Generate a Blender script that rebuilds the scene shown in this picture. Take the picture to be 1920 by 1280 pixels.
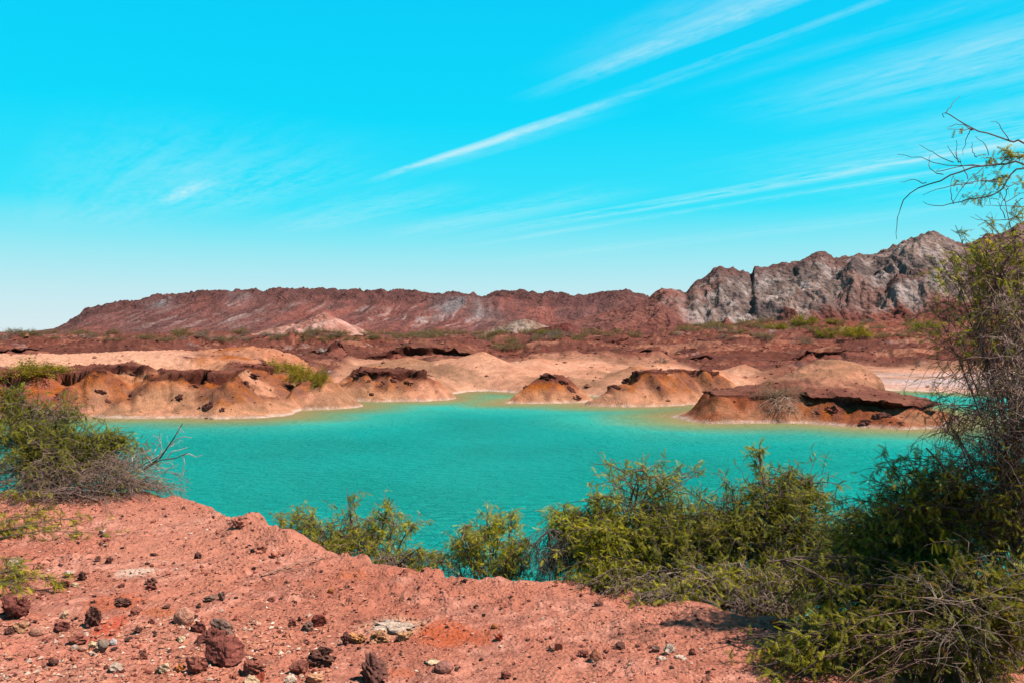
import bpy, math, random
import numpy as np

# ------------------------------------------------------------------ camera, sky, sun, exposure
scene = bpy.context.scene
for _o in list(bpy.data.objects):
    bpy.data.objects.remove(_o)
COL = scene.collection
EYE = 5.0            # eye height above the lake surface (z = 0)
F = 1600.0           # focal length in pixels of the 1920 px wide photograph
HV = 622.0           # row of the horizon
cam_data = bpy.data.cameras.new('camera')
cam = bpy.data.objects.new('camera', cam_data)
COL.objects.link(cam)
cam.location = (0, 0, EYE)
cam.rotation_euler = (math.radians(90), 0, 0)
cam_data.sensor_width = 36.0
cam_data.lens = 36.0 * F / 1920.0
cam_data.shift_y = -(640.0 - HV) / 1920.0
cam_data.clip_start = 0.05
cam_data.clip_end = 20000
scene.camera = cam

SUN_EL = math.radians(57)
SUN_AZ = math.radians(108)      # clockwise from +Y (view direction): sun to the right
sun_data = bpy.data.lights.new('sun', 'SUN')
sun_data.energy = 5.0
sun_data.angle = math.radians(0.5)
sun_data.color = (1.0, 0.94, 0.85)
sun = bpy.data.objects.new('sun', sun_data)
COL.objects.link(sun)
sd_ = (math.cos(SUN_EL) * math.sin(SUN_AZ), math.cos(SUN_EL) * math.cos(SUN_AZ), math.sin(SUN_EL))
import mathutils
sun.rotation_euler = mathutils.Vector(sd_).to_track_quat('Z', 'Y').to_euler()

scene.view_settings.view_transform = 'Standard'
scene.view_settings.look = 'None'
scene.view_settings.gamma = 1.0
scene.view_settings.exposure = 1.10
scene.view_settings.use_curve_mapping = False
scene.cycles.max_bounces = 6
scene.cycles.transparent_max_bounces = 4

world = bpy.data.worlds.new('World')
scene.world = world
world.use_nodes = True


class NT:
    """small helper for writing node graphs"""
    def __init__(self, tree):
        self.t = tree
        tree.nodes.clear()

    def n(self, kind, **kw):
        nd = self.t.nodes.new(kind)
        for k, v in kw.items():
            if k == 'inp':
                for kk, vv in v.items():
                    s = nd.inputs[kk]
                    if isinstance(vv, bpy.types.NodeSocket):
                        self.t.links.new(vv, s)
                    else:
                        s.default_value = vv
            else:
                setattr(nd, k, v)
        return nd

    def math(self, op, a, b=None, c=None, clamp=False):
        nd = self.n('ShaderNodeMath', operation=op)
        nd.use_clamp = clamp
        for i, v in enumerate((a, b, c)):
            if v is None:
                continue
            if isinstance(v, bpy.types.NodeSocket):
                self.t.links.new(v, nd.inputs[i])
            else:
                nd.inputs[i].default_value = v
        return nd.outputs[0]

    def mix(self, fac, a, b, blend='MIX'):
        nd = self.n('ShaderNodeMix', data_type='RGBA', blend_type=blend)
        for i, v in ((0, fac), (6, a), (7, b)):
            if isinstance(v, bpy.types.NodeSocket):
                self.t.links.new(v, nd.inputs[i])
            else:
                nd.inputs[i].default_value = v if i == 0 else tuple(v) + (1,) * (4 - len(v))
        return nd.outputs[2]

    def ramp(self, fac, stops, interp='LINEAR'):
        nd = self.n('ShaderNodeValToRGB')
        cr = nd.color_ramp
        cr.interpolation = interp
        while len(cr.elements) < len(stops):
            cr.elements.new(0.5)
        for e, (p, c) in zip(cr.elements, stops):
            e.position = p
            e.color = (c, c, c, 1) if isinstance(c, (int, float)) else tuple(c) + (1,)
        self.t.links.new(fac, nd.inputs[0])
        return nd.outputs[0]

    def noise(self, vec, scale, detail=4, rough=0.55, dist=0.0):
        nd = self.n('ShaderNodeTexNoise', inp={'Scale': scale, 'Detail': detail, 'Roughness': rough, 'Distortion': dist})
        if vec is not None:
            self.t.links.new(vec, nd.inputs['Vector'])
        return nd.outputs['Fac']


def build_world():
    g = NT(world.node_tree)
    tc = g.n('ShaderNodeTexCoord')
    d = tc.outputs['Generated']
    sep = g.n('ShaderNodeSeparateXYZ', inp={0: d})
    x, y, z = sep.outputs
    zc = g.math('MAXIMUM', z, 0.02)
    zp = g.math('MAXIMUM', z, 0.0)
    E = 1.0
    grad = g.ramp(zp, [(0.0, (.39, .465, .485)), (0.045, (.30, .455, .49)), (0.095, (.155, .45, .505)),
                       (0.14, (.02, .43, .535)), (0.24, (.0, .39, .54)), (0.36, (.0, .345, .525)),
                       (0.6, (.02, .15, .25)), (1.0, (.03, .10, .17))])
    sky = g.n('ShaderNodeTexSky', sky_type='NISHITA')
    sky.sun_disc = False
    sky.sun_elevation = SUN_EL
    sky.sun_rotation = SUN_AZ
    sky.air_density = 1.0
    sky.dust_density = 1.0
    # cirrus: streaks on a flat layer, all running the same way
    px = g.math('DIVIDE', x, zc)
    py = g.math('DIVIDE', y, zc)
    ca, sa = math.cos(math.radians(34.8)), math.sin(math.radians(34.8))
    along = g.math('ADD', g.math('MULTIPLY', px, -sa), g.math('MULTIPLY', py, ca))
    cross = g.math('ADD', g.math('MULTIPLY', px, ca), g.math('MULTIPLY', py, sa))
    v0 = g.n('ShaderNodeCombineXYZ', inp={0: along, 1: cross, 2: 0.0}).outputs[0]
    wob = g.noise(v0, 0.5, 2, 0.5)
    crossw = g.math('ADD', cross, g.math('MULTIPLY', g.math('SUBTRACT', wob, 0.5), 0.16))
    vs = g.n('ShaderNodeCombineXYZ', inp={0: g.math('MULTIPLY', along, 0.42), 1: g.math('MULTIPLY', crossw, 4.2), 2: 1.3}).outputs[0]
    streak = g.noise(vs, 1.0, 7, 0.62, 0.3)
    vf = g.n('ShaderNodeCombineXYZ', inp={0: g.math('MULTIPLY', along, 5.0), 1: g.math('MULTIPLY', crossw, 12.0), 2: 4.0}).outputs[0]
    fine = g.noise(vf, 1.0, 6, 0.7, 0.5)
    fib = g.ramp(g.math('ADD', g.math('MULTIPLY', streak, 0.62), g.math('MULTIPLY', fine, 0.38)), [(0.40, 0.0), (0.60, 1.0)])

    def band(c, w, lo, hi, soft, amp):
        """one named streak of cloud: cross position, half width, extent along"""
        b = g.math('SUBTRACT', 1.0, g.math('DIVIDE', g.math('ABSOLUTE', g.math('SUBTRACT', crossw, c)), w), clamp=True)
        b = g.math('POWER', b, 0.8)
        a = g.math('MULTIPLY', g.n('ShaderNodeMapRange', interpolation_type='SMOOTHSTEP', inp={0: along, 1: lo - soft, 2: lo + soft}).outputs[0],
                   g.n('ShaderNodeMapRange', interpolation_type='SMOOTHSTEP', inp={0: along, 1: hi - soft, 2: hi + soft, 3: 1.0, 4: 0.0}).outputs[0])
        return g.math('MULTIPLY', g.math('MULTIPLY', a, b), amp)
    tot = None
    for args in ((2.47, .070, 2.9, 5.0, .45, 1.0), (2.55, .15, 3.2, 4.6, .5, .35), (2.44, .05, 2.1, 2.9, .5, .35), (2.13, .09, 0.4, 2.6, .5, .8), (2.02, .20, 0.0, 2.2, .6, .35), (2.38, .035, 0.9, 2.4, .5, .55), (2.62, .10, 1.0, 2.2, .5, .2),
                 (3.25, .50, -.6, 2.2, .7, .62), (3.05, .10, -.4, 2.0, .6, .35), (2.75, .6, -1.2, .9, .6, .4), (4.75, .22, 0.6, 6.8, 1.6, .85), (4.4, .7, -.4, 3.0, 1.2, .55), (5.25, .16, 2.2, 8.0, 1.6, .5),
                 (3.95, .55, -1.4, 1.4, .7, .62), (5.9, 1.6, -1.2, 3.2, 1.3, .5), (6.9, .5, 3.2, 10.0, 1.8, .35),
                 (4.05, .45, 4.8, 7.8, .9, .42), (3.0, .6, 5.4, 8.0, .8, .40), (1.57, .10, 5.9, 6.9, .4, 1.1),
                 (2.0, .5, 5.0, 7.2, .7, .30), (1.35, .9, 4.6, 9.0, 1.0, .32)):
        b = band(*args)
        tot = b if tot is None else g.math('ADD', tot, b)
    dens = g.math('MULTIPLY', g.math('MULTIPLY', tot, .64), fib, clamp=True)
    patch = g.ramp(g.noise(v0, 0.33, 3, 0.5), [(0.5, 0.0), (0.72, 0.28)])
    away = g.ramp(y, [(0.0, 1.0), (0.45, 0.0)])          # the same thin cirrus over the rest of the sky
    rest = g.math('MULTIPLY', g.math('MULTIPLY', patch, away), fib)
    dens = g.math('MAXIMUM', dens, rest)
    fade = g.ramp(zp, [(0.0, 0.0), (0.05, 0.5), (0.12, 1.0)])
    dens = g.math('MULTIPLY', dens, fade, clamp=True)
    base = g.mix(0.985, g.mix(1.0, sky.outputs[0], (.10, .10, .10), 'MULTIPLY'), grad)
    col = g.mix(dens, base, (.36, .50, .53))
    scl = g.mix(1.0, col, (8.4, 8.4, 8.4), 'MULTIPLY')
    bg = g.n('ShaderNodeBackground', inp={0: scl, 1: 0.1})
    out = g.n('ShaderNodeOutputWorld', inp={0: bg.outputs[0]})


build_world()

# ------------------------------------------------------------------ numeric helpers


def _h(ix, iy, iz, seed):
    n = (ix.astype(np.int64) * 374761393 + iy.astype(np.int64) * 668265263 + iz * 2147483647 + seed * 974634777) & 0xFFFFFFFF
    n = ((n ^ (n >> 13)) * 1274126177) & 0xFFFFFFFF
    n = (n ^ (n >> 16)) & 0xFFFFFF
    return n.astype(np.float64) / 0x7FFFFF - 1.0


def vn(x, y, seed=0):
    """value noise, -1..1"""
    x, y = np.broadcast_arrays(np.asarray(x, float), np.asarray(y, float))
    ix, iy = np.floor(x), np.floor(y)
    fx, fy = x - ix, y - iy
    fx = fx * fx * fx * (fx * (fx * 6 - 15) + 10)
    fy = fy * fy * fy * (fy * (fy * 6 - 15) + 10)
    a = _h(ix, iy, 0, seed); b = _h(ix + 1, iy, 0, seed)
    c = _h(ix, iy + 1, 0, seed); d = _h(ix + 1, iy + 1, 0, seed)
    return (a * (1 - fx) + b * fx) * (1 - fy) + (c * (1 - fx) + d * fx) * fy


def fbm(x, y, oct=4, seed=0, gain=0.5, lac=2.03):
    t = 0.0; a = 1.0; s = 0.0
    for i in range(oct):
        # turn each octave so the lattice does not show
        cx, sx = math.cos(i * 0.7 + 0.4), math.sin(i * 0.7 + 0.4)
        t = t + a * vn(x * cx - y * sx, x * sx + y * cx, seed + i * 17)
        s += a; a *= gain; x = x * lac + 3.1; y = y * lac + 1.7
    return t / s


def ridged(x, y, oct=4, seed=0, gain=0.5):
    t = 0.0; a = 1.0; s = 0.0
    for i in range(oct):
        cx, sx = math.cos(i * 0.9 + 0.2), math.sin(i * 0.9 + 0.2)
        t = t + a * (1 - np.abs(vn(x * cx - y * sx, x * sx + y * cx, seed + i * 31)) * 2.0)
        s += a; a *= gain; x = x * 2.07 + 5.3; y = y * 2.07 + 2.9
    return t / s


def sst(a, b, x):
    t = np.clip((x - a) / (b - a), 0, 1)
    return t * t * (3 - 2 * t)


def mixc(a, b, m):
    m = np.asarray(m)[..., None]
    return a * (1 - m) + np.asarray(b) * m


def P(u, v, d):
    return np.array([(u - 960.0) / F * d, d, EYE - (v - HV) / F * d])


ALBEDO = 0.86         # the palette below was picked a little bright


def make_mesh(name, verts, faces, smooth=True, col=None, extra=None):
    """faces: (M,k) array"""
    verts = np.asarray(verts, np.float32); faces = np.asarray(faces, np.int32)
    me = bpy.data.meshes.new(name)
    n, k = faces.shape
    me.vertices.add(len(verts)); me.vertices.foreach_set('co', verts.ravel())
    me.loops.add(n * k); me.loops.foreach_set('vertex_index', faces.ravel())
    me.polygons.add(n)
    me.polygons.foreach_set('loop_start', np.arange(0, n * k, k, dtype=np.int32))
    me.polygons.foreach_set('loop_total', np.full(n, k, np.int32))
    me.polygons.foreach_set('use_smooth', np.full(n, smooth, bool))
    me.update(calc_edges=True)
    if col is not None:
        at = me.color_attributes.new('Col', 'FLOAT_COLOR', 'POINT')
        c4 = np.ones((len(verts), 4), np.float32); c4[:, :3] = np.asarray(col) * ALBEDO
        at.data.foreach_set('color', c4.ravel())
    if extra:
        for nm, arr in extra.items():
            a = me.attributes.new(nm, 'FLOAT', 'POINT')
            a.data.foreach_set('value', np.asarray(arr, np.float32).ravel())
    return me


def grid_faces(nr, nc):
    i = np.arange(nr - 1)[:, None] * nc + np.arange(nc - 1)[None, :]
    return np.stack([i, i + 1, i + nc + 1, i + nc], -1).reshape(-1, 4)


def link(name, me, mat=None, parent=None, label=None, cat=None, group=None, kind=None, loc=None):
    o = bpy.data.objects.new(name, me)
    COL.objects.link(o)
    if mat is not None and me is not None and not me.materials:
        me.materials.append(mat)
    if parent is not None:
        o.parent = parent
    if loc is not None:
        o.location = loc
    for k, v in (('label', label), ('category', cat), ('group', group), ('kind', kind)):
        if v:
            o[k] = v
    return o


# ------------------------------------------------------------------ materials


def mat_earth(name, f1, f2, bump, bdist, spec=0.05, lo=0.72, hi=1.22, speck=0.0, stretch=(1, 1, 1)):
    m = bpy.data.materials.new(name)
    m.use_nodes = True
    g = NT(m.node_tree)
    geo = g.n('ShaderNodeNewGeometry')
    pos = g.n('ShaderNodeVectorMath', operation='MULTIPLY', inp={0: geo.outputs['Position'], 1: stretch}).outputs[0]
    at = g.n('ShaderNodeAttribute', attribute_name='Col')
    n1 = g.noise(pos, f1, 6, 0.62, 0.4)
    n2 = g.noise(pos, f2, 5, 0.65)
    k1 = g.ramp(n1, [(0.3, lo), (0.7, hi)])
    k2 = g.ramp(n2, [(0.3, lo), (0.7, hi)])
    c = g.mix(1.0, at.outputs['Color'], k1, 'MULTIPLY')
    c = g.mix(1.0, c, k2, 'MULTIPLY')
    vor = g.n('ShaderNodeTexVoronoi', feature='F1', inp={'Vector': pos, 'Scale': f2 * 1.2})
    if speck:
        k3 = g.ramp(vor.outputs['Distance'], [(0.0, 1.0 - speck), (0.35, 1.0)])
        pick = g.ramp(g.noise(pos, f2 * 0.3, 2), [(0.48, 0.0), (0.6, 1.0)])
        c = g.mix(pick, c, g.mix(1.0, c, k3, 'MULTIPLY'))
    hgt = g.math('ADD', g.math('MULTIPLY', n1, 0.9), g.math('ADD', g.math('MULTIPLY', n2, 0.55), g.math('MULTIPLY', vor.outputs['Distance'], -0.35)))
    bp = g.n('ShaderNodeBump', inp={'Strength': bump, 'Distance': bdist, 'Height': hgt})
    b = g.n('ShaderNodeBsdfPrincipled', inp={'Base Color': c, 'Roughness': 0.95, 'Specular IOR Level': spec, 'Normal': bp.outputs[0]})
    g.n('ShaderNodeOutputMaterial', inp={0: b.outputs[0]})
    return m


M_FAR = mat_earth('shore_earth', 1.8, 11.0, 1.0, 0.09, lo=.68, hi=1.26, speck=0.4)
M_HILL = mat_earth('hill_rock', 0.09, 0.5, 1.0, 2.4, lo=0.66, hi=1.28)
M_NEAR = mat_earth('red_dirt', 5.0, 38.0, 0.9, 0.04, lo=0.80, hi=1.17, speck=0.32)
M_ROCK = None

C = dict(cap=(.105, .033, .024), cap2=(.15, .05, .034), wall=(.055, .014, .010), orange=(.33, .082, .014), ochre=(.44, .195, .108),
         olive=(.21, .105, .058), sand=(.55, .265, .172), sand2=(.47, .20, .122), crust=(.50, .36, .29), plain=(.150, .050, .036),
         plain2=(.105, .038, .030), rust=(.205, .052, .030), white=(.50, .38, .35), grey=(.26, .20, .20), red=(.19, .058, .040))
C = {k: np.array(v) * .80 for k, v in C.items()}
# ------------------------------------------------------------------ the far shore: one height function


def ud(pts):
    return [((u - 960.0) / F * d, d) for u, d in pts]


def sdf(x, y, poly):
    """signed distance, positive inside, and the unit vector pointing outwards"""
    best = np.full(x.shape, 1e18); nx = np.zeros(x.shape); ny = np.zeros(x.shape)
    ins = np.zeros(x.shape, bool)
    n = len(poly)
    for i in range(n):
        ax, ay = poly[i]; bx, by = poly[(i + 1) % n]
        ex, ey = bx - ax, by - ay
        L2 = ex * ex + ey * ey
        t = np.clip(((x - ax) * ex + (y - ay) * ey) / L2, 0, 1)
        dx = ax + t * ex - x; dy = ay + t * ey - y
        d2 = dx * dx + dy * dy
        m = d2 < best
        best = np.where(m, d2, best); nx = np.where(m, dx, nx); ny = np.where(m, dy, ny)
        cond = ((ay > y) != (by > y))
        with np.errstate(divide='ignore', invalid='ignore'):
            xi = ex * (y - ay) / (ey if ey != 0 else 1e-9) + ax
        ins ^= cond & (x < xi)
    r = np.sqrt(best) + 1e-9
    sg = np.where(ins, 1.0, -1.0)
    return r * sg, nx / r * sg, ny / r * sg


CAPPED = [
    # outline (u, d), top height, inland distance of the cap wall, wall height, overhang, seed, tilt
    dict(p=[(-500, 48), (-120, 49), (0, 49.2), (90, 49.8), (180, 50.0), (235, 49.3), (300, 49.6), (345, 49.9), (400, 49.1), (470, 49.5), (535, 50.6), (556, 53.5), (600, 58), (640, 62), (640, 92), (-500, 92)],
         top=2.35, sc=3.7, J=.5, ov=.4, seed=3, rise=.012, gul=.75, capn=1.35),
    dict(p=[(515, 53.5), (560, 54.6), (600, 55.0), (640, 55.6), (668, 56.3), (676, 57.8), (650, 60.5), (600, 62), (515, 62)],
         top=2.15, sc=2.9, J=.35, ov=.25, seed=11, rise=.0, gul=.6, capn=.7),
    dict(p=[(620, 60.5), (665, 61.6), (705, 61.2), (750, 61.4), (800, 61.6), (838, 62.6), (852, 64.2), (846, 66.5), (800, 71), (620, 74)],
         top=1.95, sc=2.0, J=.5, ov=.35, seed=23, rise=.05, gul=.8, capn=1.0),
    dict(p=[(1094, 57.9), (1130, 57.2), (1180, 56.8), (1230, 57.2), (1285, 58.2), (1325, 60), (1400, 62), (1400, 69), (1180, 66.5), (1115, 61.5)],
         top=2.08, sc=2.5, J=.5, ov=.3, seed=37, rise=.01, gul=1.0, capn=.9),
    dict(p=[(1262, 50.2), (1285, 48.2), (1335, 46.7), (1400, 46.6), (1450, 46.9), (1500, 46.7), (1560, 45.6), (1620, 44.7), (1700, 44.0), (1765, 44.3), (1795, 47), (1780, 50), (1720, 54), (1640, 60), (1500, 61), (1340, 56), (1275, 52)],
         top=1.32, sc=1.75, J=.5, ov=1.0, seed=53, rise=.085, gul=.45, capn=.5, red=1),
]
for _c in CAPPED:
    _c['poly'] = ud(_c['p'])
ISLET = ud([(950, 59.9), (985, 59.8), (1040, 59.6), (1085, 60.3), (1116, 62), (1090, 64.4), (1030, 65.4), (970, 63)])
MAINLAND = ud([(-900, 57), (300, 57), (520, 60), (600, 66), (700, 68), (800, 67.5), (848, 69), (880, 71.6), (915, 72.2), (948, 71.2), (985, 69.4), (1040, 67.7), (1110, 66.6), (1150, 64.5), (1200, 64),
               (1300, 64), (1400, 66), (1480, 67), (1600, 70.5), (1660, 73), (1740, 71.5), (1850, 69), (2900, 60)]) + [(30000, 40000), (-30000, 40000)]


def cone(x, y, u, d, r, slope, seed, lob=0.16):
    cx, cy = (u - 960.0) / F * d, d
    dx, dy = x - cx, y - cy
    R = np.hypot(dx, dy); th = np.arctan2(dy, dx)
    s = slope * (1 + lob * np.sin(3 * th + seed) + 0.6 * lob * np.sin(5 * th + 2.1 * seed))
    return r - s * (np.sqrt(R * R + .06) - .25), R, th


def land(x, y):
    """height, colour and sideways shift of the land across the lake at (x, y)"""
    shp = x.shape
    u = x / y * F + 960.0
    H = np.full(shp, -2.0); col = np.zeros(shp + (3,)); col[:] = C['plain']
    ox = np.zeros(shp); oy = np.zeros(shp)
    nA = fbm(x * .45, y * .45, 4, 5); nB = fbm(x * 1.7, y * 1.7, 4, 9); nC = fbm(x * .12, y * .12, 3, 13)
    nD = fbm(x * 4.5, y * 4.5, 2, 15)
    bed = np.full(shp, -2.0)

    # plain behind the shore, with eroded ledges
    rise = sst(1080, 1500, u) * sst(105, 260, y) * 4.3
    zp = np.interp(y, [40, 66, 80, 100, 125, 150, 250, 400, 900, 6000], [1.0, 1.2, 1.35, 1.7, 2.5, 3.0, 3.6, 4.2, 4.4, 4.5]) + rise
    zp = zp + .35 * fbm(x * .06, y * .06, 3, 41) * sst(60, 110, y) + .22 * nA * sst(60, 100, y) + .08 * nB + .22 * np.clip(ridged(x * .42, y * .36, 3, 43) - .15, 0, 1) * sst(64, 84, y) * (1 - sst(200, 300, y)) + .10 * np.abs(nD) * sst(64, 84, y)
    pc = mixc(C['plain'], C['plain2'], np.clip(.5 + .9 * nA + .4 * nC, 0, 1))
    pc = mixc(pc, C['rust'], np.clip(nC * 1.2 + .1 + .5 * sst(1350, 1600, u) * sst(120, 200, y), 0, .8))
    pc = mixc(pc, C['sand2'], np.clip((fbm(x * .1, y * .25, 4, 71) - .25) * 3.0, 0, .55))
    pc = mixc(pc, C['white'], np.clip((fbm(x * .35, y * .5, 4, 77) - .5) * 4, 0, .35))
    pc = mixc(pc, C['cap'], sst(.15, .45, nB) * .6)
    pc = mixc(pc, C['red'] * 1.25, sst(.12, .4, -nB) * .45)
    pc = mixc(pc, C['wall'], sst(.32, .6, nD + .5 * nA) * .6)

    def ledge(zp, pc, ue, de, lo, hi, J, ov, seed, namp=3.0):
        """a step in the plain along the line (ue, de): lower in front, capped and undercut"""
        nonlocal ox, oy
        e = np.interp(u, ue, de) + namp * fbm(x * .11, y * 0 + seed, 3, seed) + .9 * namp * .3 * vn(x * .55, seed + 0 * y, seed + 1)
        s = y - e
        act = sst(lo, lo + 40, u) * (1 - sst(hi - 40, hi, u))
        act = act * np.clip((1.25 if seed == 101 else .85) + 1.5 * vn(x * .10 + seed, y * 0, seed + 5), 0, 1)
        Jv = J * act * (.6 + .55 * vn(x * .25, y * 0, seed + 2))
        back = 1 - sst(6, 32, s)
        dz = Jv * (sst(-3.2, 0, s) * .45 + sst(0, .7, s) * .55) * back
        w = act * sst(.1, .8, s) * (1 - sst(1.0, 4.5, s)) * ov
        oy = oy - w
        talus = act * sst(-3.6, -1.2, s) * (1 - sst(-.3, .0, s))
        pc = mixc(pc, C['red'] * 1.35, talus * .75 * np.clip(.6 + nA, 0, 1))
        pc = mixc(pc, C['wall'], act * sst(-.25, 0, s) * (1 - sst(.6, .9, s)) * .9)
        pc = mixc(pc, C['cap'], act * sst(.6, .9, s) * (1 - sst(3, 9, s)) * .7)
        return zp + dz, pc

    # many small broken terraces
    fz = 5.5 * fbm(x * .075, y * .10, 4, 401) + .15 * nB
    fl = np.floor(fz); fr_ = fz - fl
    reg = sst(68, 82, y) * (1 - sst(190, 260, y))
    zp = zp + .42 * reg * (fl + sst(.38, .62, fr_))
    scarp = reg * sst(.30, .44, fr_) * (1 - sst(.56, .68, fr_)) * np.clip(.6 + 1.5 * nA, 0, 1)
    pc = mixc(pc, mixc(C['cap'] * .8, C['red'], np.clip(.4 + 1.5 * nB, 0, 1)), scarp * .8)
    pc = mixc(pc, C['sand2'] * .85, reg * sst(.12, .26, fr_) * (1 - sst(.28, .36, fr_)) * np.clip(nC * 2 + .35, 0, .7))
    zp, pc = ledge(zp, pc, [620, 700, 760, 830, 900, 1000, 1100, 1150, 1200, 1260], [93, 100, 106, 108, 106, 107, 107, 103, 99, 95], 600, 1270, 1.45, 1.3, 101, 2.0)
    zp, pc = ledge(zp, pc, [1120, 1200, 1300, 1420], [150, 156, 150, 140], 1110, 1430, 1.2, 1.2, 131)
    zp, pc = ledge(zp, pc, [-200, 60, 200, 300, 420, 500, 620], [100, 97, 99, 106, 108, 104, 100], -260, 640, 1.1, 1.1, 151, 3.0)
    zp, pc = ledge(zp, pc, [-200, 200, 500, 760], [150, 140, 150, 160], -260, 780, .9, .9, 171, 5.0)
    zp, pc = ledge(zp, pc, [700, 900, 1100], [142, 135, 140], 690, 1130, .9, .9, 191, 5.0)
    zp, pc = ledge(zp, pc, [1260, 1400, 1560, 1720, 1900], [98, 105, 108, 104, 100], 1250, 2100, 1.3, 1.0, 211, 4.0)
    # pale sandy pans on the left
    pan = sst(-60, 0, u) * (1 - sst(330, 390, u + 12 * nA * 4)) * sst(60, 63.5, y + 2.5 * nA) * (1 - sst(80, 88, y + 3 * nA))
    pc = mixc(pc, C['sand'], pan * .95)

    # the lake outline: one long shore, dunes in the middle and salt flats on the right
    s_l, lnx, lny = sdf(x, y, MAINLAND)
    sh = s_l + .35 * nA * sst(20, 0, np.abs(s_l))
    dz = sst(560, 640, u) * (1 - sst(1390, 1470, u))          # where the dunes are
    rz = sst(1470, 1600, u)
    zmax = .75 + .3 * dz - .25 * rz
    z1 = np.minimum((.42 - .3 * rz) * np.clip(sh, 0, None) ** .85, zmax + .02 * np.clip(sh, 0, 40)) + .06 * nB * sst(0, 3, sh)
    dune = np.zeros(shp)
    tip = np.zeros(shp)
    for (uu, dd, rr, sl, sdd) in ((903, 79.0, 3.2, .42, 1.0), (845, 82, 2.5, .24, 2.2), (1010, 84, 2.4, .17, 3.7), (765, 84, 2.5, .22, .6), (1235, 74, 2.45, .26, 4.0), (1195, 71.5, 2.2, .34, 5.1), (1120, 77, 1.75, .2, 2.8), (700, 78, 2.0, .3, 1.8),
                                  (1075, 90, 2.1, .13, 1.2), (1395, 75, 2.15, .4, 2.0), (1470, 72, 2.2, .4, .4), (1340, 70, 1.9, .3, 3.3)):
        zc, R, th = cone(x, y, uu, dd, rr, sl, sdd)
        zc = zc - .07 * ridged(th * 2.6, R * .06, 2, int(uu)) * np.clip(R * .3, 0, 1)
        dune = np.maximum(dune, zc)
        tip = np.maximum(tip, np.exp(-(R / 1.4) ** 2))
    k = .16
    hh = np.clip(.5 + .5 * (dune - z1) / k, 0, 1)
    z1d = z1 * (1 - hh) + dune * hh + k * hh * (1 - hh)
    z1 = z1 + (z1d - z1) * sst(0, 2.5, sh)
    z1 = z1 + .03 * nD * sst(.2, 1, sh)
    c1 = mixc(C['sand'], C['sand2'], np.clip(.45 + 1.1 * nA, 0, 1))
    c1 = mixc(c1, C['olive'], np.clip((fbm(x * .22 + .12 * y, y * .13, 4, 83) - .08) * 2.6, 0, .62))
    c1 = mixc(c1, C['orange'], tip * .35)
    salt = sst(1590, 1640, u) * sst(.5, 3, sh) * (1 - sst(84, 91, y + 3 * nA))
    c1 = mixc(c1, C['white'] * np.array([1.0, .97, 1.02]), salt * np.clip(.5 + .8 * fbm(x * .1, y * .5, 3, 97), 0, 1))
    c1 = mixc(c1, pc, (1 - dz) * (1 - rz) * .8)
    f0 = 66 + 22 * sst(600, 680, u) - 16 * sst(1250, 1330, u) + 17 * sst(1500, 1600, u)
    far = sst(f0, f0 + 12, y + 3 * nC + 2 * nA)
    far = np.maximum(far, 1 - sst(500, 600, u))
    zz = z1 * (1 - far) + np.maximum(z1, zp) * far
    cc = c1 * (1 - far[..., None]) + pc * far[..., None]
    H = np.where(sh > 0, np.minimum(zz, zz * sst(0, .6, sh) + .6 * sh), np.maximum(sh * .16, -2.0))
    col = cc

    # the free-standing capped mounds
    for q in CAPPED:
        s0, nx, ny = sdf(x, y, q['poly'])
        near = s0 > -14
        if not near.any():
            continue
        sd = q['seed']
        along = x * ny * -1 + y * nx           # runs along the outline
        gl = ridged(x * .42 + .2 * y, y * .2, 2, sd)
        s = s0 + .30 * fbm(x * .8, y * .8, 3, sd) - q['gul'] * .95 * np.clip(gl, 0, 1) * sst(.1, 1.2, s0)
        scn = q['sc'] * (1 + .42 * q['capn'] * fbm(x * .34, y * .34, 3, sd + 1)) + .28 * vn(x * 1.9, y * 1.9, sd + 2) + .07 * vn(x * 3.6, y * 3.6, sd + 7)
        if sd == 3:
            scn = scn + 2.4 * sst(395, 520, u)
        top = q['top'] + q['rise'] * np.clip(s0 - q['sc'], 0, 14) + .24 * nA + .05 * nB
        if 'red' in q:
            top = top - .45 * sst(1560, 1740, u) - .3 * sst(1320, 1280, u)
        Jv = q['J'] * np.clip(.7 + 1.2 * vn(x * .5, y * .5, sd + 3), .08, 1.6)
        tt = np.clip(s / np.maximum(scn, .4), 0, 1)
        apron = (top - Jv) * tt ** (.98 if sd == 3 else .85)
        apron = apron + .07 * nB * sst(.3, 1.2, s) + .035 * nD * sst(.2, .8, s)
        apron = apron + .030 * np.sin(apron * 21 + 4 * nA) * sst(.35, .7, tt) * np.clip(.5 + 1.6 * nA, 0, 1)
        w = sst(scn, scn + .26, s)
        z = apron + Jv * w + (.05 * nB + .10 * np.clip(ridged(x * 1.1, y * .9, 2, sd + 14) - .2, 0, 1)) * w
        z = z + .05 * sst(0, .05, s) - .0
        z = np.where(s > 0, z, np.maximum(s * .16, -2.0))
        over = q['ov'] * sst(scn + .02, scn + .3, s) * (1 - sst(scn + .5, scn + 3.2, s)) * np.clip(.6 + 1.3 * vn(x * .45, y * .45, sd + 4), .0, 1.5)
        c = mixc(C['ochre'], C['sand2'], np.clip(.35 + 1.0 * fbm(x * .3, y * .3, 3, sd + 5), 0, 1))
        c = mixc(c, C['olive'], np.clip((fbm(x * .5, y * .9, 4, sd + 6) - .1) * 2.4, 0, .55))
        c = mixc(c, C['orange'], sst(.45, .95, tt + .45 * nA) * np.clip(.55 + 1.3 * fbm(x * .4, y * .4, 3, sd + 8), 0, .95))
        c = mixc(c, C['red'], sst(.35, .8, np.clip(gl, 0, 1)) * .45 * sst(.2, .6, tt))
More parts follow.
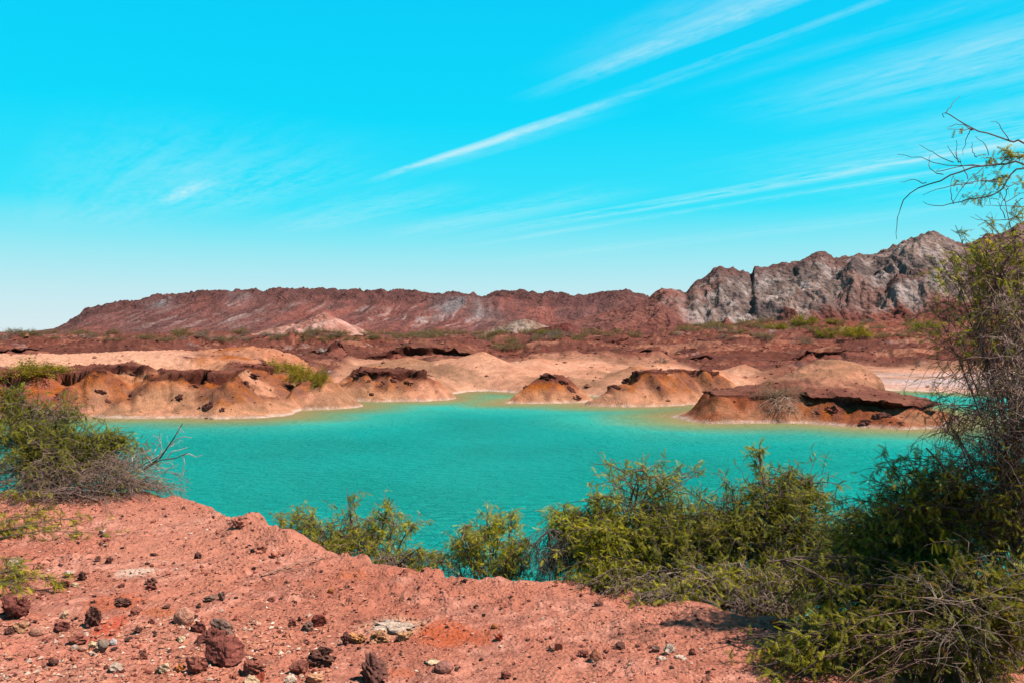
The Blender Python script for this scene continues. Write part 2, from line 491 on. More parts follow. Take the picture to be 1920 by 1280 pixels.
        if 'red' in q:
            c = mixc(c, mixc(C['rust'], C['orange'] * .7, .4), np.clip(.66 - 1.2 * fbm(x * .45, y * .45, 3, sd + 9), 0, .92))
        rub = sst(-.05, .28, fbm(x * .42, y * .25, 3, sd + 11) + .45 * (tt - .55))
        c = mixc(c, mixc(C['cap2'], C['orange'] * .8, np.clip(.4 + 2 * nB, 0, 1)), rub * .75 * sst(.12, .4, tt))
        z = z + .10 * rub * np.abs(fbm(x * 3, y * 3, 3, sd + 12)) * sst(.1, .4, tt)
        if sd == 3:
            c = mixc(c, mixc(C['red'] * 1.3, C['orange'], np.clip(.4 + 1.5 * nB, 0, 1)), (1 - sst(120, 200, u)) * .75)
        capc = mixc(C['cap'], C['cap2'], np.clip(.5 + 1.3 * nB + .4 * nA, 0, 1))
        capc = mixc(capc, C['red'], np.clip(.9 * nA + .1, 0, .6))
        if 'red' in q:
            capc = mixc(capc, mixc(C['plain'] * 1.15, C['sand2'] * .6, np.clip(.3 + nA, 0, .8)), .65)
            capc = mixc(capc, C['sand2'], sst(2.2, 5.5, s0 - q['sc'] + 2 * nA) * .75 * sst(1430, 1500, u))
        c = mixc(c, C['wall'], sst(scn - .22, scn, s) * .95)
        c = mixc(c, capc, sst(scn + .16, scn + .3, s))
        if sd == 3:
            back = sst(5, 8, s0 - q['sc'] + 3.5 * nA)
            c = mixc(c, pc, back)
            e2 = 56.0 + 2.4 * fbm(x * .22, y * 0 + 3, 3, 231) + .5 * vn(x * 1.3, y * 0, 232)
            act = sst(90, 150, u) * (1 - sst(455, 500, u)) * np.clip(.55 + 1.0 * vn(x * .2, y * 0, 233), 0, 1)
            s2 = y - e2
            z = z + .34 * act * sst(-.05, .3, s2) * (1 - sst(1.5, 6, s2)) - .35 * act * sst(-2.2, -.2, s2) * (1 - sst(-.1, .1, s2))
            c = mixc(c, mixc(C['orange'] * 1.05, C['ochre'], np.clip(.5 + 1.5 * nB, 0, 1)), act * sst(-2.0, -.5, s2) * (1 - sst(-.1, .1, s2)) * .85)
            c = mixc(c, C['wall'], act * sst(-.15, .0, s2) * (1 - sst(.2, .35, s2)))
            for (uu, dd, rr_, hh_, oo) in ((452, 78, 3.4, 1.0, .8), (500, 75, 2.6, .7, .3), (395, 82, 3.0, .6, .1), (545, 82, 3.2, .8, .6), (300, 86, 4.0, .5, .0), (425, 66, 2.2, .55, .9), (350, 64, 2.0, .4, .9), (590, 84, 2.6, .6, .2)):
                Rr = np.hypot(x - (uu - 960) / F * dd, y - dd)
                bl = np.exp(-(Rr / rr_) ** 1.6)
                z = z + hh_ * bl
                c = mixc(c, mixc(C['sand2'], C['orange'], np.clip(oo * sst(.3, .8, bl) + .4 * nA, 0, 1)), sst(.18, .45, bl + .18 * nA) * .9)
            hol = sst(250, 300, u) * (1 - sst(400, 440, u)) * sst(55, 57, y) * (1 - sst(62, 66, y))
            c = mixc(c, C['ochre'] * 1.1, hol * .85)
            z = z - .55 * hol
            c = mixc(c, C['sand'], sst(-80, -20, u) * (1 - sst(320, 380, u + 60 * nA)) * sst(60.5, 63, y + 2 * nA) * .95)
            z = z + .25 * sst(-100, 0, u) * (1 - sst(300, 420, u)) * sst(61, 70, y)
        if 'red' in q:
            cx_, cy_ = (1562 - 960) / F * 56.5, 56.5
            R = np.hypot((x - cx_) / 1.15, (y - cy_))
            bell = np.exp(-(R / 3.1) ** 2)
            z = z + 1.4 * bell * sst(0, 2, s - scn)
            c = mixc(c, mixc(C['sand2'] * .9, C['olive'], np.clip(.25 + nB, 0, .6)), sst(.12, .4, bell + .12 * nB) * sst(0, 1, s - scn))
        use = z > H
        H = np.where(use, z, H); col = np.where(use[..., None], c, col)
        land_here = use & (s > 0)
        ox = np.where(land_here, nx * over, ox); oy = np.where(land_here, ny * over, oy)

    # the small rocky islet
    s0, nx, ny = sdf(x, y, ISLET)
    s = s0 + .22 * nA + .15 * nB
    z = np.where(s > 0, np.minimum(.95 * np.clip(s, 0, None) ** .9, 1.75 + .1 * nB) + .16 * ridged(x * 1.3, y * 1.3, 3, 61) * sst(.9, 1.7, s), np.maximum(s * .16, -2))
    c = mixc(C['ochre'], C['orange'], np.clip(sst(.4, 1.4, s) * .9 + .4 * nA, 0, 1))
    c = mixc(c, C['cap'], np.clip(sst(1.25, 1.75, s + .5 * nB + .35 * sst(1010, 1080, u)), 0, 1) * .92)
    c = mixc(c, C['red'], np.clip(nB * 1.5, 0, .5))
    use = z > H
    H = np.where(use, z, H); col = np.where(use[..., None], c, col)
    # pale salt rim left by the water
    rim = (1 - sst(.05, .17, H + .05 * nB + .03 * nD)) * sst(-.08, -.01, H)
    col = mixc(col, C['crust'] * (1 + .25 * nD[..., None]), rim * .85)
    col = mixc(col, np.array([.20, .12, .06]), sst(.02, -.05, H) * .8)
    return H, col, ox, oy


def build_far():
    us = np.concatenate([np.linspace(-700, -50, 40)[:-1], np.linspace(-50, 1970, 650), np.linspace(1970, 2700, 40)[1:]])
    rows = [np.arange(42.0, 74, .17), np.arange(74, 92, .6), np.arange(92, 112, .3), np.arange(112, 160, .7), np.arange(160, 300, 2.0), np.geomspace(300, 9000, 40)]
    ds = np.concatenate(rows)
    U, D = np.meshgrid(us, ds)
    X = (U - 960) / F * D
    H, col, ox, oy = land(X, D)
    V = np.stack([X + ox, D + oy, H], -1).reshape(-1, 3)
    me = make_mesh('terrain', V, grid_faces(len(ds), len(us)), True, col.reshape(-1, 3))
    link('terrain', me, M_FAR, label='eroded red and ochre shore with sandy mounds running back to the hills', cat='terrain', kind='structure')
    return


def water():
    us = np.linspace(-1100, 3000, 230)
    ds = np.concatenate([np.linspace(2.0, 35, 12)[:-1], np.linspace(35, 90, 130)])
    U, D = np.meshgrid(us, ds)
    X = (U - 960) / F * D
    H = np.full(X.shape, -2.0)
    k = ds >= 34.9
    H[k] = land(X[k], D[k])[0]
    me = make_mesh('lake', np.stack([X, D, 0 * X], -1).reshape(-1, 3), grid_faces(len(ds), len(us)), True, None, {'depth': -H})
    m = bpy.data.materials.new('turquoise_water'); m.use_nodes = True
    g = NT(m.node_tree)
    geo = g.n('ShaderNodeNewGeometry')
    pos = geo.outputs['Position']
    at = g.n('ShaderNodeAttribute', attribute_name='depth').outputs['Fac']
    big = g.noise(g.n('ShaderNodeVectorMath', operation='MULTIPLY', inp={0: pos, 1: (.05, .12, 1)}).outputs[0], 1.0, 3)
    dep = g.math('ADD', at, g.math('MULTIPLY', g.math('SUBTRACT', big, .5), .5))
    c = g.ramp(g.math('MULTIPLY', dep, 0.5), [(0.0, (.26, .17, .085)), (.09, (.215, .185, .08)), (.22, (.12, .21, .11)), (.42, (.022, .275, .225)), (.75, (.0, .235, .21)), (1.0, (.0, .212, .188))])
    pick = g.ramp(g.noise(pos, .12, 3), [(.35, .86), (.7, 1.1)])
    c = g.mix(1.0, c, pick, 'MULTIPLY')
    w1 = g.noise(g.n('ShaderNodeVectorMath', operation='MULTIPLY', inp={0: pos, 1: (1.5, 3.4, 1)}).outputs[0], 1.1, 5, .62, .6)
    w2 = g.noise(g.n('ShaderNodeVectorMath', operation='MULTIPLY', inp={0: pos, 1: (1.5, 2.6, 1)}).outputs[0], 6.0, 3, .6, .3)
    hgt = g.math('ADD', g.math('MULTIPLY', w1, 1.0), g.math('MULTIPLY', w2, .28))
    bp = g.n('ShaderNodeBump', inp={'Strength': 1.0, 'Distance': .42, 'Height': hgt})
    df = g.n('ShaderNodeBsdfDiffuse', inp={'Color': c, 'Normal': bp.outputs[0]})
    gl = g.n('ShaderNodeBsdfGlossy', inp={'Color': (.9, 1, 1, 1), 'Roughness': .12, 'Normal': bp.outputs[0]})
    fr = g.n('ShaderNodeFresnel', inp={'IOR': 1.33, 'Normal': bp.outputs[0]}).outputs[0]
    mx = g.n('ShaderNodeMixShader', inp={0: g.math('MINIMUM', g.math('MULTIPLY', fr, .4), .10), 1: df.outputs[0], 2: gl.outputs[0]})
    g.n('ShaderNodeOutputMaterial', inp={0: mx.outputs[0]})
    link('lake', me, m, label='opaque turquoise lake with a yellowish shallow rim along the far shore', cat='lake', kind='structure')


build_far()
water()

# ------------------------------------------------------------------ hills


def hill(name, label, prof, u0, u1, nu, nt, d0, d1, zb, kind):
    us = np.linspace(u0, u1, nu)
    t = np.concatenate([np.linspace(0, 1, nt), 1 + np.linspace(0, .5, 14)[1:]])
    U, T = np.meshgrid(us, t)
    D = d0 + (d1 - d0) * T
    pu, pv = np.array(prof, float).T
    vr = np.interp(us, pu, pv)
    X = (U - 960) / F * D
    if kind == 'mesa':
        zr = EYE + (HV - vr) / F * d1
        Z0 = (zr[None, :] - zb)
        tl = np.clip(T, 0, 1)
        wob = .10 * fbm(X * .02, T * 2, 3, 7)
        tb = np.clip(tl + wob * np.sin(np.pi * tl), 0, 1)
        prof_z = np.interp(tb, [0, .12, .45, .7, .76, .9, 1.0], [0, .05, .34, .68, .84, .94, 1.0])
        Z = zb + Z0 * prof_z
        env = np.sin(np.pi * np.clip(tl, 0, 1)) ** .7
        sh = X - 21 * T + 7 * fbm(X * .03, T * 3, 3, 17)
        gul = ridged(sh * .07, T * 1.1, 4, 19)
        Z = Z - 1.9 * env * (gul - .3) * np.clip(Z0 / 15, 0, 1)
        Z = Z + (.9 * env + .5 * sst(.68, .8, T)) * fbm(X * .2, D * .2, 4, 23) + sst(.66, .80, T) * (3.6 * ridged(X * .10, D * .10, 4, 29) - 1.0) * np.clip(Z0 / 14, .25, 1)
        Z = np.where(T > 1, Z - (T - 1) * 26, Z)
        n1 = fbm(sh * .045, T * 1.6, 4, 33); n2 = fbm(sh * .15, T * 2.2, 4, 35); n3 = fbm(X * .12, D * .12, 4, 37)
        n4 = fbm(sh * .36, T * 3.5 + X * .01, 4, 39)
        base = mixc(np.array([.17, .058, .047]), np.array([.118, .040, .036]), np.clip(.5 + 1.2 * n3, 0, 1))
        base = mixc(base, np.array([.25, .065, .045]), np.clip(n1 * 1.6, 0, .7))
        topm = sst(.66, .78, T + .08 * n3)
        base = mixc(base, np.array([.085, .029, .026]), topm * .85)
        base = mixc(base, np.array([.06, .022, .020]), np.clip((-n4 - .12) * 2.2, 0, .6))
        streak = np.clip(np.maximum((n2 - .16) * 3.2, (n4 - .14) * 2.6), 0, 1) * np.clip(.55 + 1.5 * n3, 0, 1) * sst(.16, .3, T) * (1 - sst(.62, .74, T))
        hot = np.interp(U, [120, 250, 420, 560, 620, 700, 780, 900, 960, 1300], [.25, .35, .75, .35, .5, 1.0, .85, .8, .15, .1])
        base = mixc(base, np.array([.40, .27, .245]), np.clip(streak * hot, 0, .85))
        gp = np.zeros_like(U)
        for (uc, tc, ru, rt, am) in ((300, .72, 22, .10, .7), (860, .6, 42, .15, .95), (455, .74, 22, .06, .6), (905, .5, 30, .12, .6)):
            gp = np.maximum(gp, am * np.exp(-((U - uc + 40 * (T - tc) + 14 * n3) / ru) ** 2 - ((T - tc + .05 * n1) / rt) ** 2))
        base = mixc(base, np.array([.17, .145, .15]), np.clip(gp * 1.2 * (.75 + n2), 0, .9))
        col = base
    else:
        zr = EYE + (HV - vr) / F * d1
        Z0 = zr[None, :] - zb
        tl = np.clip(T, 0, 1)
        tb = np.clip(tl + .12 * fbm(X * .04, D * .04, 3, 47) * np.sin(np.pi * tl), 0, 1)
        prof_z = np.interp(tb, [0, .18, .30, .62, .85, 1.0], [0, .06, .17, .60, .90, 1.0])
        Z = zb + Z0 * prof_z
        env = np.sin(np.pi * np.clip(tl, 0, 1) ** .8) ** .7
        amp = np.clip(Z0 / 26, 0, 1.1)
        wx = X + 7 * fbm(X * .05, D * .05, 3, 49); wy = D + 7 * fbm(X * .05, D * .05, 3, 51)
        big = ridged(wx * .036 - wy * .012, wy * .018, 3, 53)
        med = ridged(wx * .12, wy * .07, 4, 57)
        fin = fbm(wx * .5, wy * .5, 4, 59)
        Z = Z + env * amp * (6.0 * (big - .25) + 2.3 * (med - .2) + 1.1 * fin + 1.6 * (ridged(wx * .30, wy * .07, 3, 58) - .3)) + sst(.7, .95, T) * amp * (2.2 * ridged(X * .13, D * .13, 4, 15) - .9)
        Z = np.where(T > 1, Z - (T - 1) * 40, Z)
        n1 = fbm(X * .035, Z * .05 + D * .02, 4, 61); n2 = fbm(X * .16, D * .12, 5, 63); n3 = fbm(X * .45, D * .45, 4, 65)
        base = mixc(np.array([.255, .165, .135]), np.array([.14, .096, .083]), np.clip(.5 + 1.5 * n1, 0, 1))
        base = mixc(base, np.array([.36, .28, .265]), np.clip((n2 + .8 * n3 - .08) * 2.2, 0, .75))
        base = mixc(base, np.array([.105, .075, .075]), np.clip((-n2 - .5 * n3 - .05) * 2.4, 0, .75))
        base = mixc(base, np.array([.175, .075, .058]), np.clip((fbm(X * .05, D * .09, 4, 67) - .10) * 2.6, 0, .75))
        crest = sst(.80, .97, T + .10 * n1)
        base = mixc(base, np.array([.115, .05, .045]), crest * .8)
        low = 1 - sst(.24, .36, T + .10 * n1 + .05 * n2)
        lefty = 1 - sst(1250, 1330, U + 60 * n1 + 90 * (T - .5))
        base = mixc(base, mixc(np.array([.145, .038, .028]), np.array([.21, .055, .034]), np.clip(.5 + 1.5 * n2, 0, 1)), np.clip(np.maximum(low, lefty * .9), 0, 1))
        far_r = sst(1780, 1850, U + 40 * n1)
        base = mixc(base, np.array([.17, .06, .05]), far_r * .6)
        col = base
    col = mixc(col * .82, np.array([.17, .11, .105]), np.full(col.shape[:2], .14))  # light haze over the hills, mixed into their vertex colour as a dull pink
    V = np.stack([X, D, Z], -1).reshape(-1, 3)
    me = make_mesh(name, V, grid_faces(len(t), nu), True, col.reshape(-1, 3))
    link(name, me, M_HILL, label=label, cat='hill', kind='structure')


hill('mesa_hill', 'long low red mesa with pale streaks down its flank', [(40, 624), (100, 617), (125, 606), (165, 581), (210, 571), (255, 563), (300, 554), (365, 549), (440, 547), (540, 542), (640, 543), (700, 546), (755, 545), (800, 553), (850, 551), (900, 553), (980, 546), (1020, 550), (1060, 553), (1120, 553), (1175, 546), (1215, 557), (1260, 566), (1330, 580), (1450, 600)],
     60, 1450, 580, 96, 410, 560, 3.2, 'mesa')
hill('rock_hill', 'jagged grey and white rock hill rising on the right', [(1020, 612), (1100, 596), (1170, 575), (1215, 560), (1240, 541), (1255, 540), (1285, 546), (1300, 530), (1320, 518), (1348, 497), (1375, 500), (1395, 502), (1410, 512), (1415, 500), (1440, 501), (1480, 492), (1515, 476), (1545, 472), (1565, 482), (1600, 480), (1640, 478), (1680, 458), (1700, 450), (1725, 440), (1755, 435), (1775, 448), (1800, 456), (1820, 455), (1845, 440), (1870, 432), (1895, 428), (1920, 415), (2050, 395), (2400, 380)],
     1020, 2200, 500, 116, 265, 345, 4.0, 'rock')


def pale_mound(name, label, u, d, rx, ry, h, base, col, seed):
    cx, cy = (u - 960) / F * d, d
    n = 46
    a = np.linspace(-1.15, 1.15, n)
    A, B = np.meshgrid(a, a)
    R = np.hypot(A, B)
    X = cx + A * rx; Y = cy + B * ry
    th = np.arctan2(B, A)
    pk = np.clip(1 - R * (1 + .12 * np.sin(3 * th + seed)), -.2, 1)
    Z = base + h * pk ** 1.0 if False else base + h * np.sign(pk) * np.abs(pk) ** .95
    Z = Z - h * .10 * ridged(th * 3, R * .6, 3, seed) * np.clip(R * 2, 0, 1) + h * .04 * vn(X, Y, seed)
    c = mixc(np.array(col), np.array(col) * np.array([.72, .55, .5]), np.clip(.35 + 1.4 * fbm(X * .3, Y * .3, 3, seed), 0, 1))
    me = make_mesh(name, np.stack([X, Y, Z], -1).reshape(-1, 3), grid_faces(n, n), True, c.reshape(-1, 3))
    link(name, me, M_HILL, label=label, cat='mound', kind='structure')


pale_mound('pale_hillock', 'steep pale pink hillock before the red mesa', 607, 250, 11.5, 8, 5.7, 3.0 + 2.0, (.37, .20, .165), 3)
pale_mound('pale_hillock', 'low pale hillock joined to the left of the pink one', 548, 258, 10, 7, 2.6, 4.8, (.37, .195, .15), 5)
pale_mound('pale_hillock', 'long low greenish grey bank at the foot of the red mesa', 985, 270, 12, 7, 4.4, 4.9, (.24, .17, .135), 8)
pale_mound('pale_hillock', 'dark red rubble bank right of the greenish grey bank', 1060, 262, 14, 7, 3.7, 4.0, (.125, .042, .036), 9)
# ------------------------------------------------------------------ the near bank
EU = [-900, -200, 0, 200, 340, 400, 440, 490, 540, 600, 640, 760, 860, 960, 1080, 1150, 1250, 1330, 1430, 1500, 1600, 1920, 2600]
EV = [938, 932, 932, 932, 938, 954, 985, 1006, 1018, 1032, 1050, 1068, 1086, 1099, 1088, 1097, 1130, 1150, 1170, 1172, 1160, 1150, 1150]
ED = [1.6 * F / (v - HV) for v in EV]


def near_ground(x, y, fine=True):
    u = np.where(y > 2.2, x / np.maximum(y, 2.2) * F + 960, 960 + x / 2.2 * F)
    de = np.interp(u, EU, ED)
    nz = fbm(x * 2.1, y * 2.1, 4, 301)
    de = de + .10 * nz + .02 * vn(x * 7, y * 3, 303)
    s = np.where(y > 2.2, y - de, -3.0)
    z = 3.4 + .05 * fbm(x * .6, y * .6, 3, 305) + .02 * fbm(x * 3, y * 3, 3, 307)
    if fine:
        z = z + .022 * fbm(x * 9, y * 9, 4, 309) + .018 * np.clip(ridged(x * 7, y * 9, 3, 311) - .55, 0, 1)
        clod = np.clip(fbm(x * 16, y * 16, 2, 313) - .18, 0, 1) * np.clip(.35 + 1.2 * fbm(x * 1.1, y * 1.1, 2, 315) + .25 * sst(-1.2, -.1, s), 0, 1)
        z = z + .085 * clod
    z = z + .19 * np.exp(-((x + 2.02) / .20) ** 2 - ((y - 6.62) / .22) ** 2) * (1 + .5 * nz) + .09 * np.exp(-((x + 1.70) / .16) ** 2 - ((y - 6.42) / .16) ** 2)
    lip = sst(-.45, -.05, s) * .02 * (nz + .6)
    z = z + lip
    drop = np.where(s > 0, np.where(s < .25, 2.2 * s * s + .15 * s, .175 + 1.25 * (s - .25)), 0)
    drop = np.minimum(drop, 4.6)
    z = z - drop + np.where(s > 0, .10 * nz * np.clip(s * 2, 0, 1), 0)
    return z, s


def near_z(x, y):
    return float(near_ground(np.array([x]), np.array([y]))[0][0])


def gp(u, v):
    """the point of the near ground seen at (u, v)"""
    z = 3.4
    for _ in range(8):
        d = (EYE - z) * F / (v - HV)
        z = near_z((u - 960) / F * d, d)
    return np.array([(u - 960) / F * d, d, z])


def build_near():
    xs = np.concatenate([np.linspace(-30, -5.6, 26)[:-1], np.linspace(-5.6, 4.4, 520), np.linspace(4.4, 30, 26)[1:]])
    ys = np.concatenate([np.linspace(-18, 3.0, 24)[:-1], np.linspace(3.0, 8.9, 250), np.linspace(8.9, 16, 26)[1:]])
    X, Y = np.meshgrid(xs, ys)
    Z, s = near_ground(X, Y)
    n1 = fbm(X * .9, Y * .9, 4, 321); n2 = fbm(X * 4, Y * 4, 4, 323); n3 = fbm(X * 20, Y * 20, 3, 325)
    c = mixc(np.array([.375, .140, .094]), np.array([.325, .108, .070]), np.clip(.5 + 1.2 * n1, 0, 1))
    c = mixc(c, np.array([.50, .225, .165]), np.clip(n2 * 1.3, 0, .6))
    c = mixc(c, np.array([.19, .058, .040]), np.clip((n3 + .7 * n2 + .3 * n1 - .12) * 1.7, 0, .6))
    # orange-red stains and white mineral dust lying on the dirt

    def stain(u, v, ru, rv, colr, a, seed):
        nonlocal c
        p = gp(u, v); q = gp(u + ru, v); r_ = gp(u, v - rv)
        rx = abs(q[0] - p[0]); ry = abs(r_[1] - p[1])
        e = ((X - p[0]) / rx) ** 2 + ((Y - p[1]) / ry) ** 2 + .9 * fbm(X * 6, Y * 6, 3, seed)
        c = mixc(c, np.array(colr), sst(1.3, .2, e) * a)
    stain(840, 1188, 75, 30, (.33, .060, .018), .75, 1)
    stain(205, 1178, 26, 34, (.33, .045, .020), .8, 2)
    stain(210, 1130, 60, 14, (.35, .07, .025), .55, 3)
    stain(255, 1072, 36, 10, (.52, .36, .28), .75, 4)
    stain(290, 1146, 45, 10, (.34, .085, .03), .6, 5)
    stain(660, 1078, 40, 9, (.38, .10, .035), .5, 6)
    stain(740, 1168, 70, 16, (.50, .30, .20), .5, 7)
    stain(750, 1262, 40, 14, (.34, .08, .03), .5, 8)
    stain(130, 1225, 150, 40, (.42, .14, .10), .4, 9)
    c = mixc(c, np.array([.23, .055, .035]), sst(.1, .7, s) * .7)
    V = np.stack([X, Y, Z], -1).reshape(-1, 3)
    me = make_mesh('ground', V, grid_faces(len(ys), len(xs)), True, c.reshape(-1, 3))
    link('ground', me, M_NEAR, label='stony salmon red dirt bank in front of the lake', cat='ground', kind='structure')


build_near()

# ------------------------------------------------------------------ rocks
RNG = np.random.default_rng(7)


def mat_rock():
    m = bpy.data.materials.new('rock'); m.use_nodes = True
    g = NT(m.node_tree)
    tc = g.n('ShaderNodeTexCoord')
    at = g.n('ShaderNodeAttribute', attribute_name='Col')
    pos = g.n('ShaderNodeNewGeometry').outputs['Position']
    n1 = g.noise(pos, 14, 6, .65, .3)
    n2 = g.noise(pos, 70, 4, .7)
    c = g.mix(1.0, at.outputs['Color'], g.ramp(n1, [(.3, .6), (.7, 1.35)]), 'MULTIPLY')
    c = g.mix(1.0, c, g.ramp(n2, [(.3, .75), (.7, 1.2)]), 'MULTIPLY')
    v = g.n('ShaderNodeTexVoronoi', inp={'Vector': pos, 'Scale': 60.0})
    h = g.math('ADD', n1, g.math('ADD', g.math('MULTIPLY', n2, .5), g.math('MULTIPLY', v.outputs['Distance'], .4)))
    bp = g.n('ShaderNodeBump', inp={'Strength': .9, 'Distance': .018, 'Height': h})
    b = g.n('ShaderNodeBsdfPrincipled', inp={'Base Color': c, 'Roughness': .92, 'Specular IOR Level': .12, 'Normal': bp.outputs[0]})
    g.n('ShaderNodeOutputMaterial', inp={0: b.outputs[0]})
    return m


M_ROCK = mat_rock()


def mat_far_rock():
    m = bpy.data.materials.new('shore_rock'); m.use_nodes = True
    g = NT(m.node_tree)
    at = g.n('ShaderNodeAttribute', attribute_name='Col')
    pos = g.n('ShaderNodeNewGeometry').outputs['Position']
    n1 = g.noise(pos, 3.5, 5, .65, .3)
    c = g.mix(1.0, at.outputs['Color'], g.ramp(n1, [(.3, .6), (.7, 1.4)]), 'MULTIPLY')
    bp = g.n('ShaderNodeBump', inp={'Strength': 1.0, 'Distance': .12, 'Height': n1})
    b = g.n('ShaderNodeBsdfPrincipled', inp={'Base Color': c, 'Roughness': .95, 'Specular IOR Level': .05, 'Normal': bp.outputs[0]})
    g.n('ShaderNodeOutputMaterial', inp={0: b.outputs[0]})
    return m


M_FROCK = mat_far_rock()
_ico = {}


def ico(n):
    if n not in _ico:
        import bmesh
        bm = bmesh.new()
        bmesh.ops.create_icosphere(bm, subdivisions=n, radius=1.0)
        bm.verts.ensure_lookup_table()
        v = np.array([q.co[:] for q in bm.verts]); f = np.array([[q.index for q in fc.verts] for fc in bm.faces])
        bm.free()
        _ico[n] = (v, f)
    return _ico[n]


def n3(p, f, seed, oct=3):
    """cheap 3-D noise from three 2-D slices"""
    a = fbm(p[:, 0] * f + 1.7 * p[:, 2] * f, p[:, 1] * f, oct, seed)
    b = fbm(p[:, 1] * f + 1.3 * p[:, 0] * f, p[:, 2] * f, oct, seed + 5)
    return (a + b) * .7


def rock_mesh(name, sx, sy, sz, col, style, seed, sub=3, smooth=None):
    v, f = ico(sub)
    rng = np.random.default_rng(seed)
    p = v.copy()
    if style == 'angular':
        # cut by random planes
        for k in range(11):
            n = rng.normal(size=3); n /= np.linalg.norm(n)
            h = rng.uniform(.42, .85)
            dd = p @ n
            p = p - np.outer(np.clip(dd - h, 0, None), n)
        p = p * (1 + .25 * n3(v, 2.0, seed)[:, None] + .12 * n3(v, 6, seed + 2)[:, None])
    elif style == 'round':
        p = p * (1 + .16 * n3(v, 1.0, seed)[:, None] + .03 * n3(v, 6, seed)[:, None])
    elif style == 'slab':
        p = p * (1 + .8 * n3(v * np.array([1, 1, .2]), 1.8, seed)[:, None] + .35 * n3(v * np.array([1, 1, .2]), 5, seed + 1)[:, None])
        p[:, 2] = np.clip(p[:, 2], -.6, .35 + .12 * n3(v, 2.0, seed + 3))
    else:                           # rough, vesicular
        p = p * (1 + .75 * n3(v, 1.3, seed)[:, None] + .55 * n3(v, 3.1, seed + 9, 3)[:, None] - .5 * np.clip(n3(v, 5.0, seed + 4, 2), 0, 1)[:, None])
        for k in range(4):
            n = rng.normal(size=3); n /= np.linalg.norm(n)
            dd = p @ n
            p = p - np.outer(np.clip(dd - rng.uniform(.7, .95), 0, None) * .8, n)
    p = p / np.abs(p).max(0)
    p = p * np.array([sx, sy, sz])
    rot = rng.uniform(-.5, .5)
    cr, sr = math.cos(rot), math.sin(rot)
    p = np.stack([p[:, 0] * cr - p[:, 1] * sr * .6, p[:, 0] * sr * .6 + p[:, 1] * cr, p[:, 2]], -1)
    c = np.tile(np.array(col), (len(p), 1))
    k = np.clip(.5 + 1.4 * n3(v, 2.6, seed + 20), 0, 1)
    c = c * (.75 + .5 * k[:, None])
    if style == 'striped':
        pass
    return make_mesh(name, p, f, (style in ('round', 'slab')) if smooth is None else smooth, c)


def near_rock(u, v, w, h, col, style, label, cat='rock', group=None, name='rock', dep=None, sink=.22):
    """a rock whose base is seen at (u, v), w x h pixels large in the photograph"""
    p = gp(u, v)
    d = p[1]
    sx = w / 2 / F * d * .95; sz = h / 2 / F * d * (.34 if style == 'slab' else 1.08)
    sy = sx * (dep or .8)
    p2 = np.array([p[0] * (d + sy) / d, d + sy * .7, 0])
    p2[2] = near_z(p2[0], p2[1])
    me = rock_mesh(name, sx, sy, sz * (1 + sink * .5), col, style, int(u * 7 + v * 13), 4 if w > 45 else 3)
    o = link(name, me, M_ROCK, label=label, cat=cat, group=group, loc=(p2[0], p2[1], p2[2] + sz * (1 - sink)))
    return o


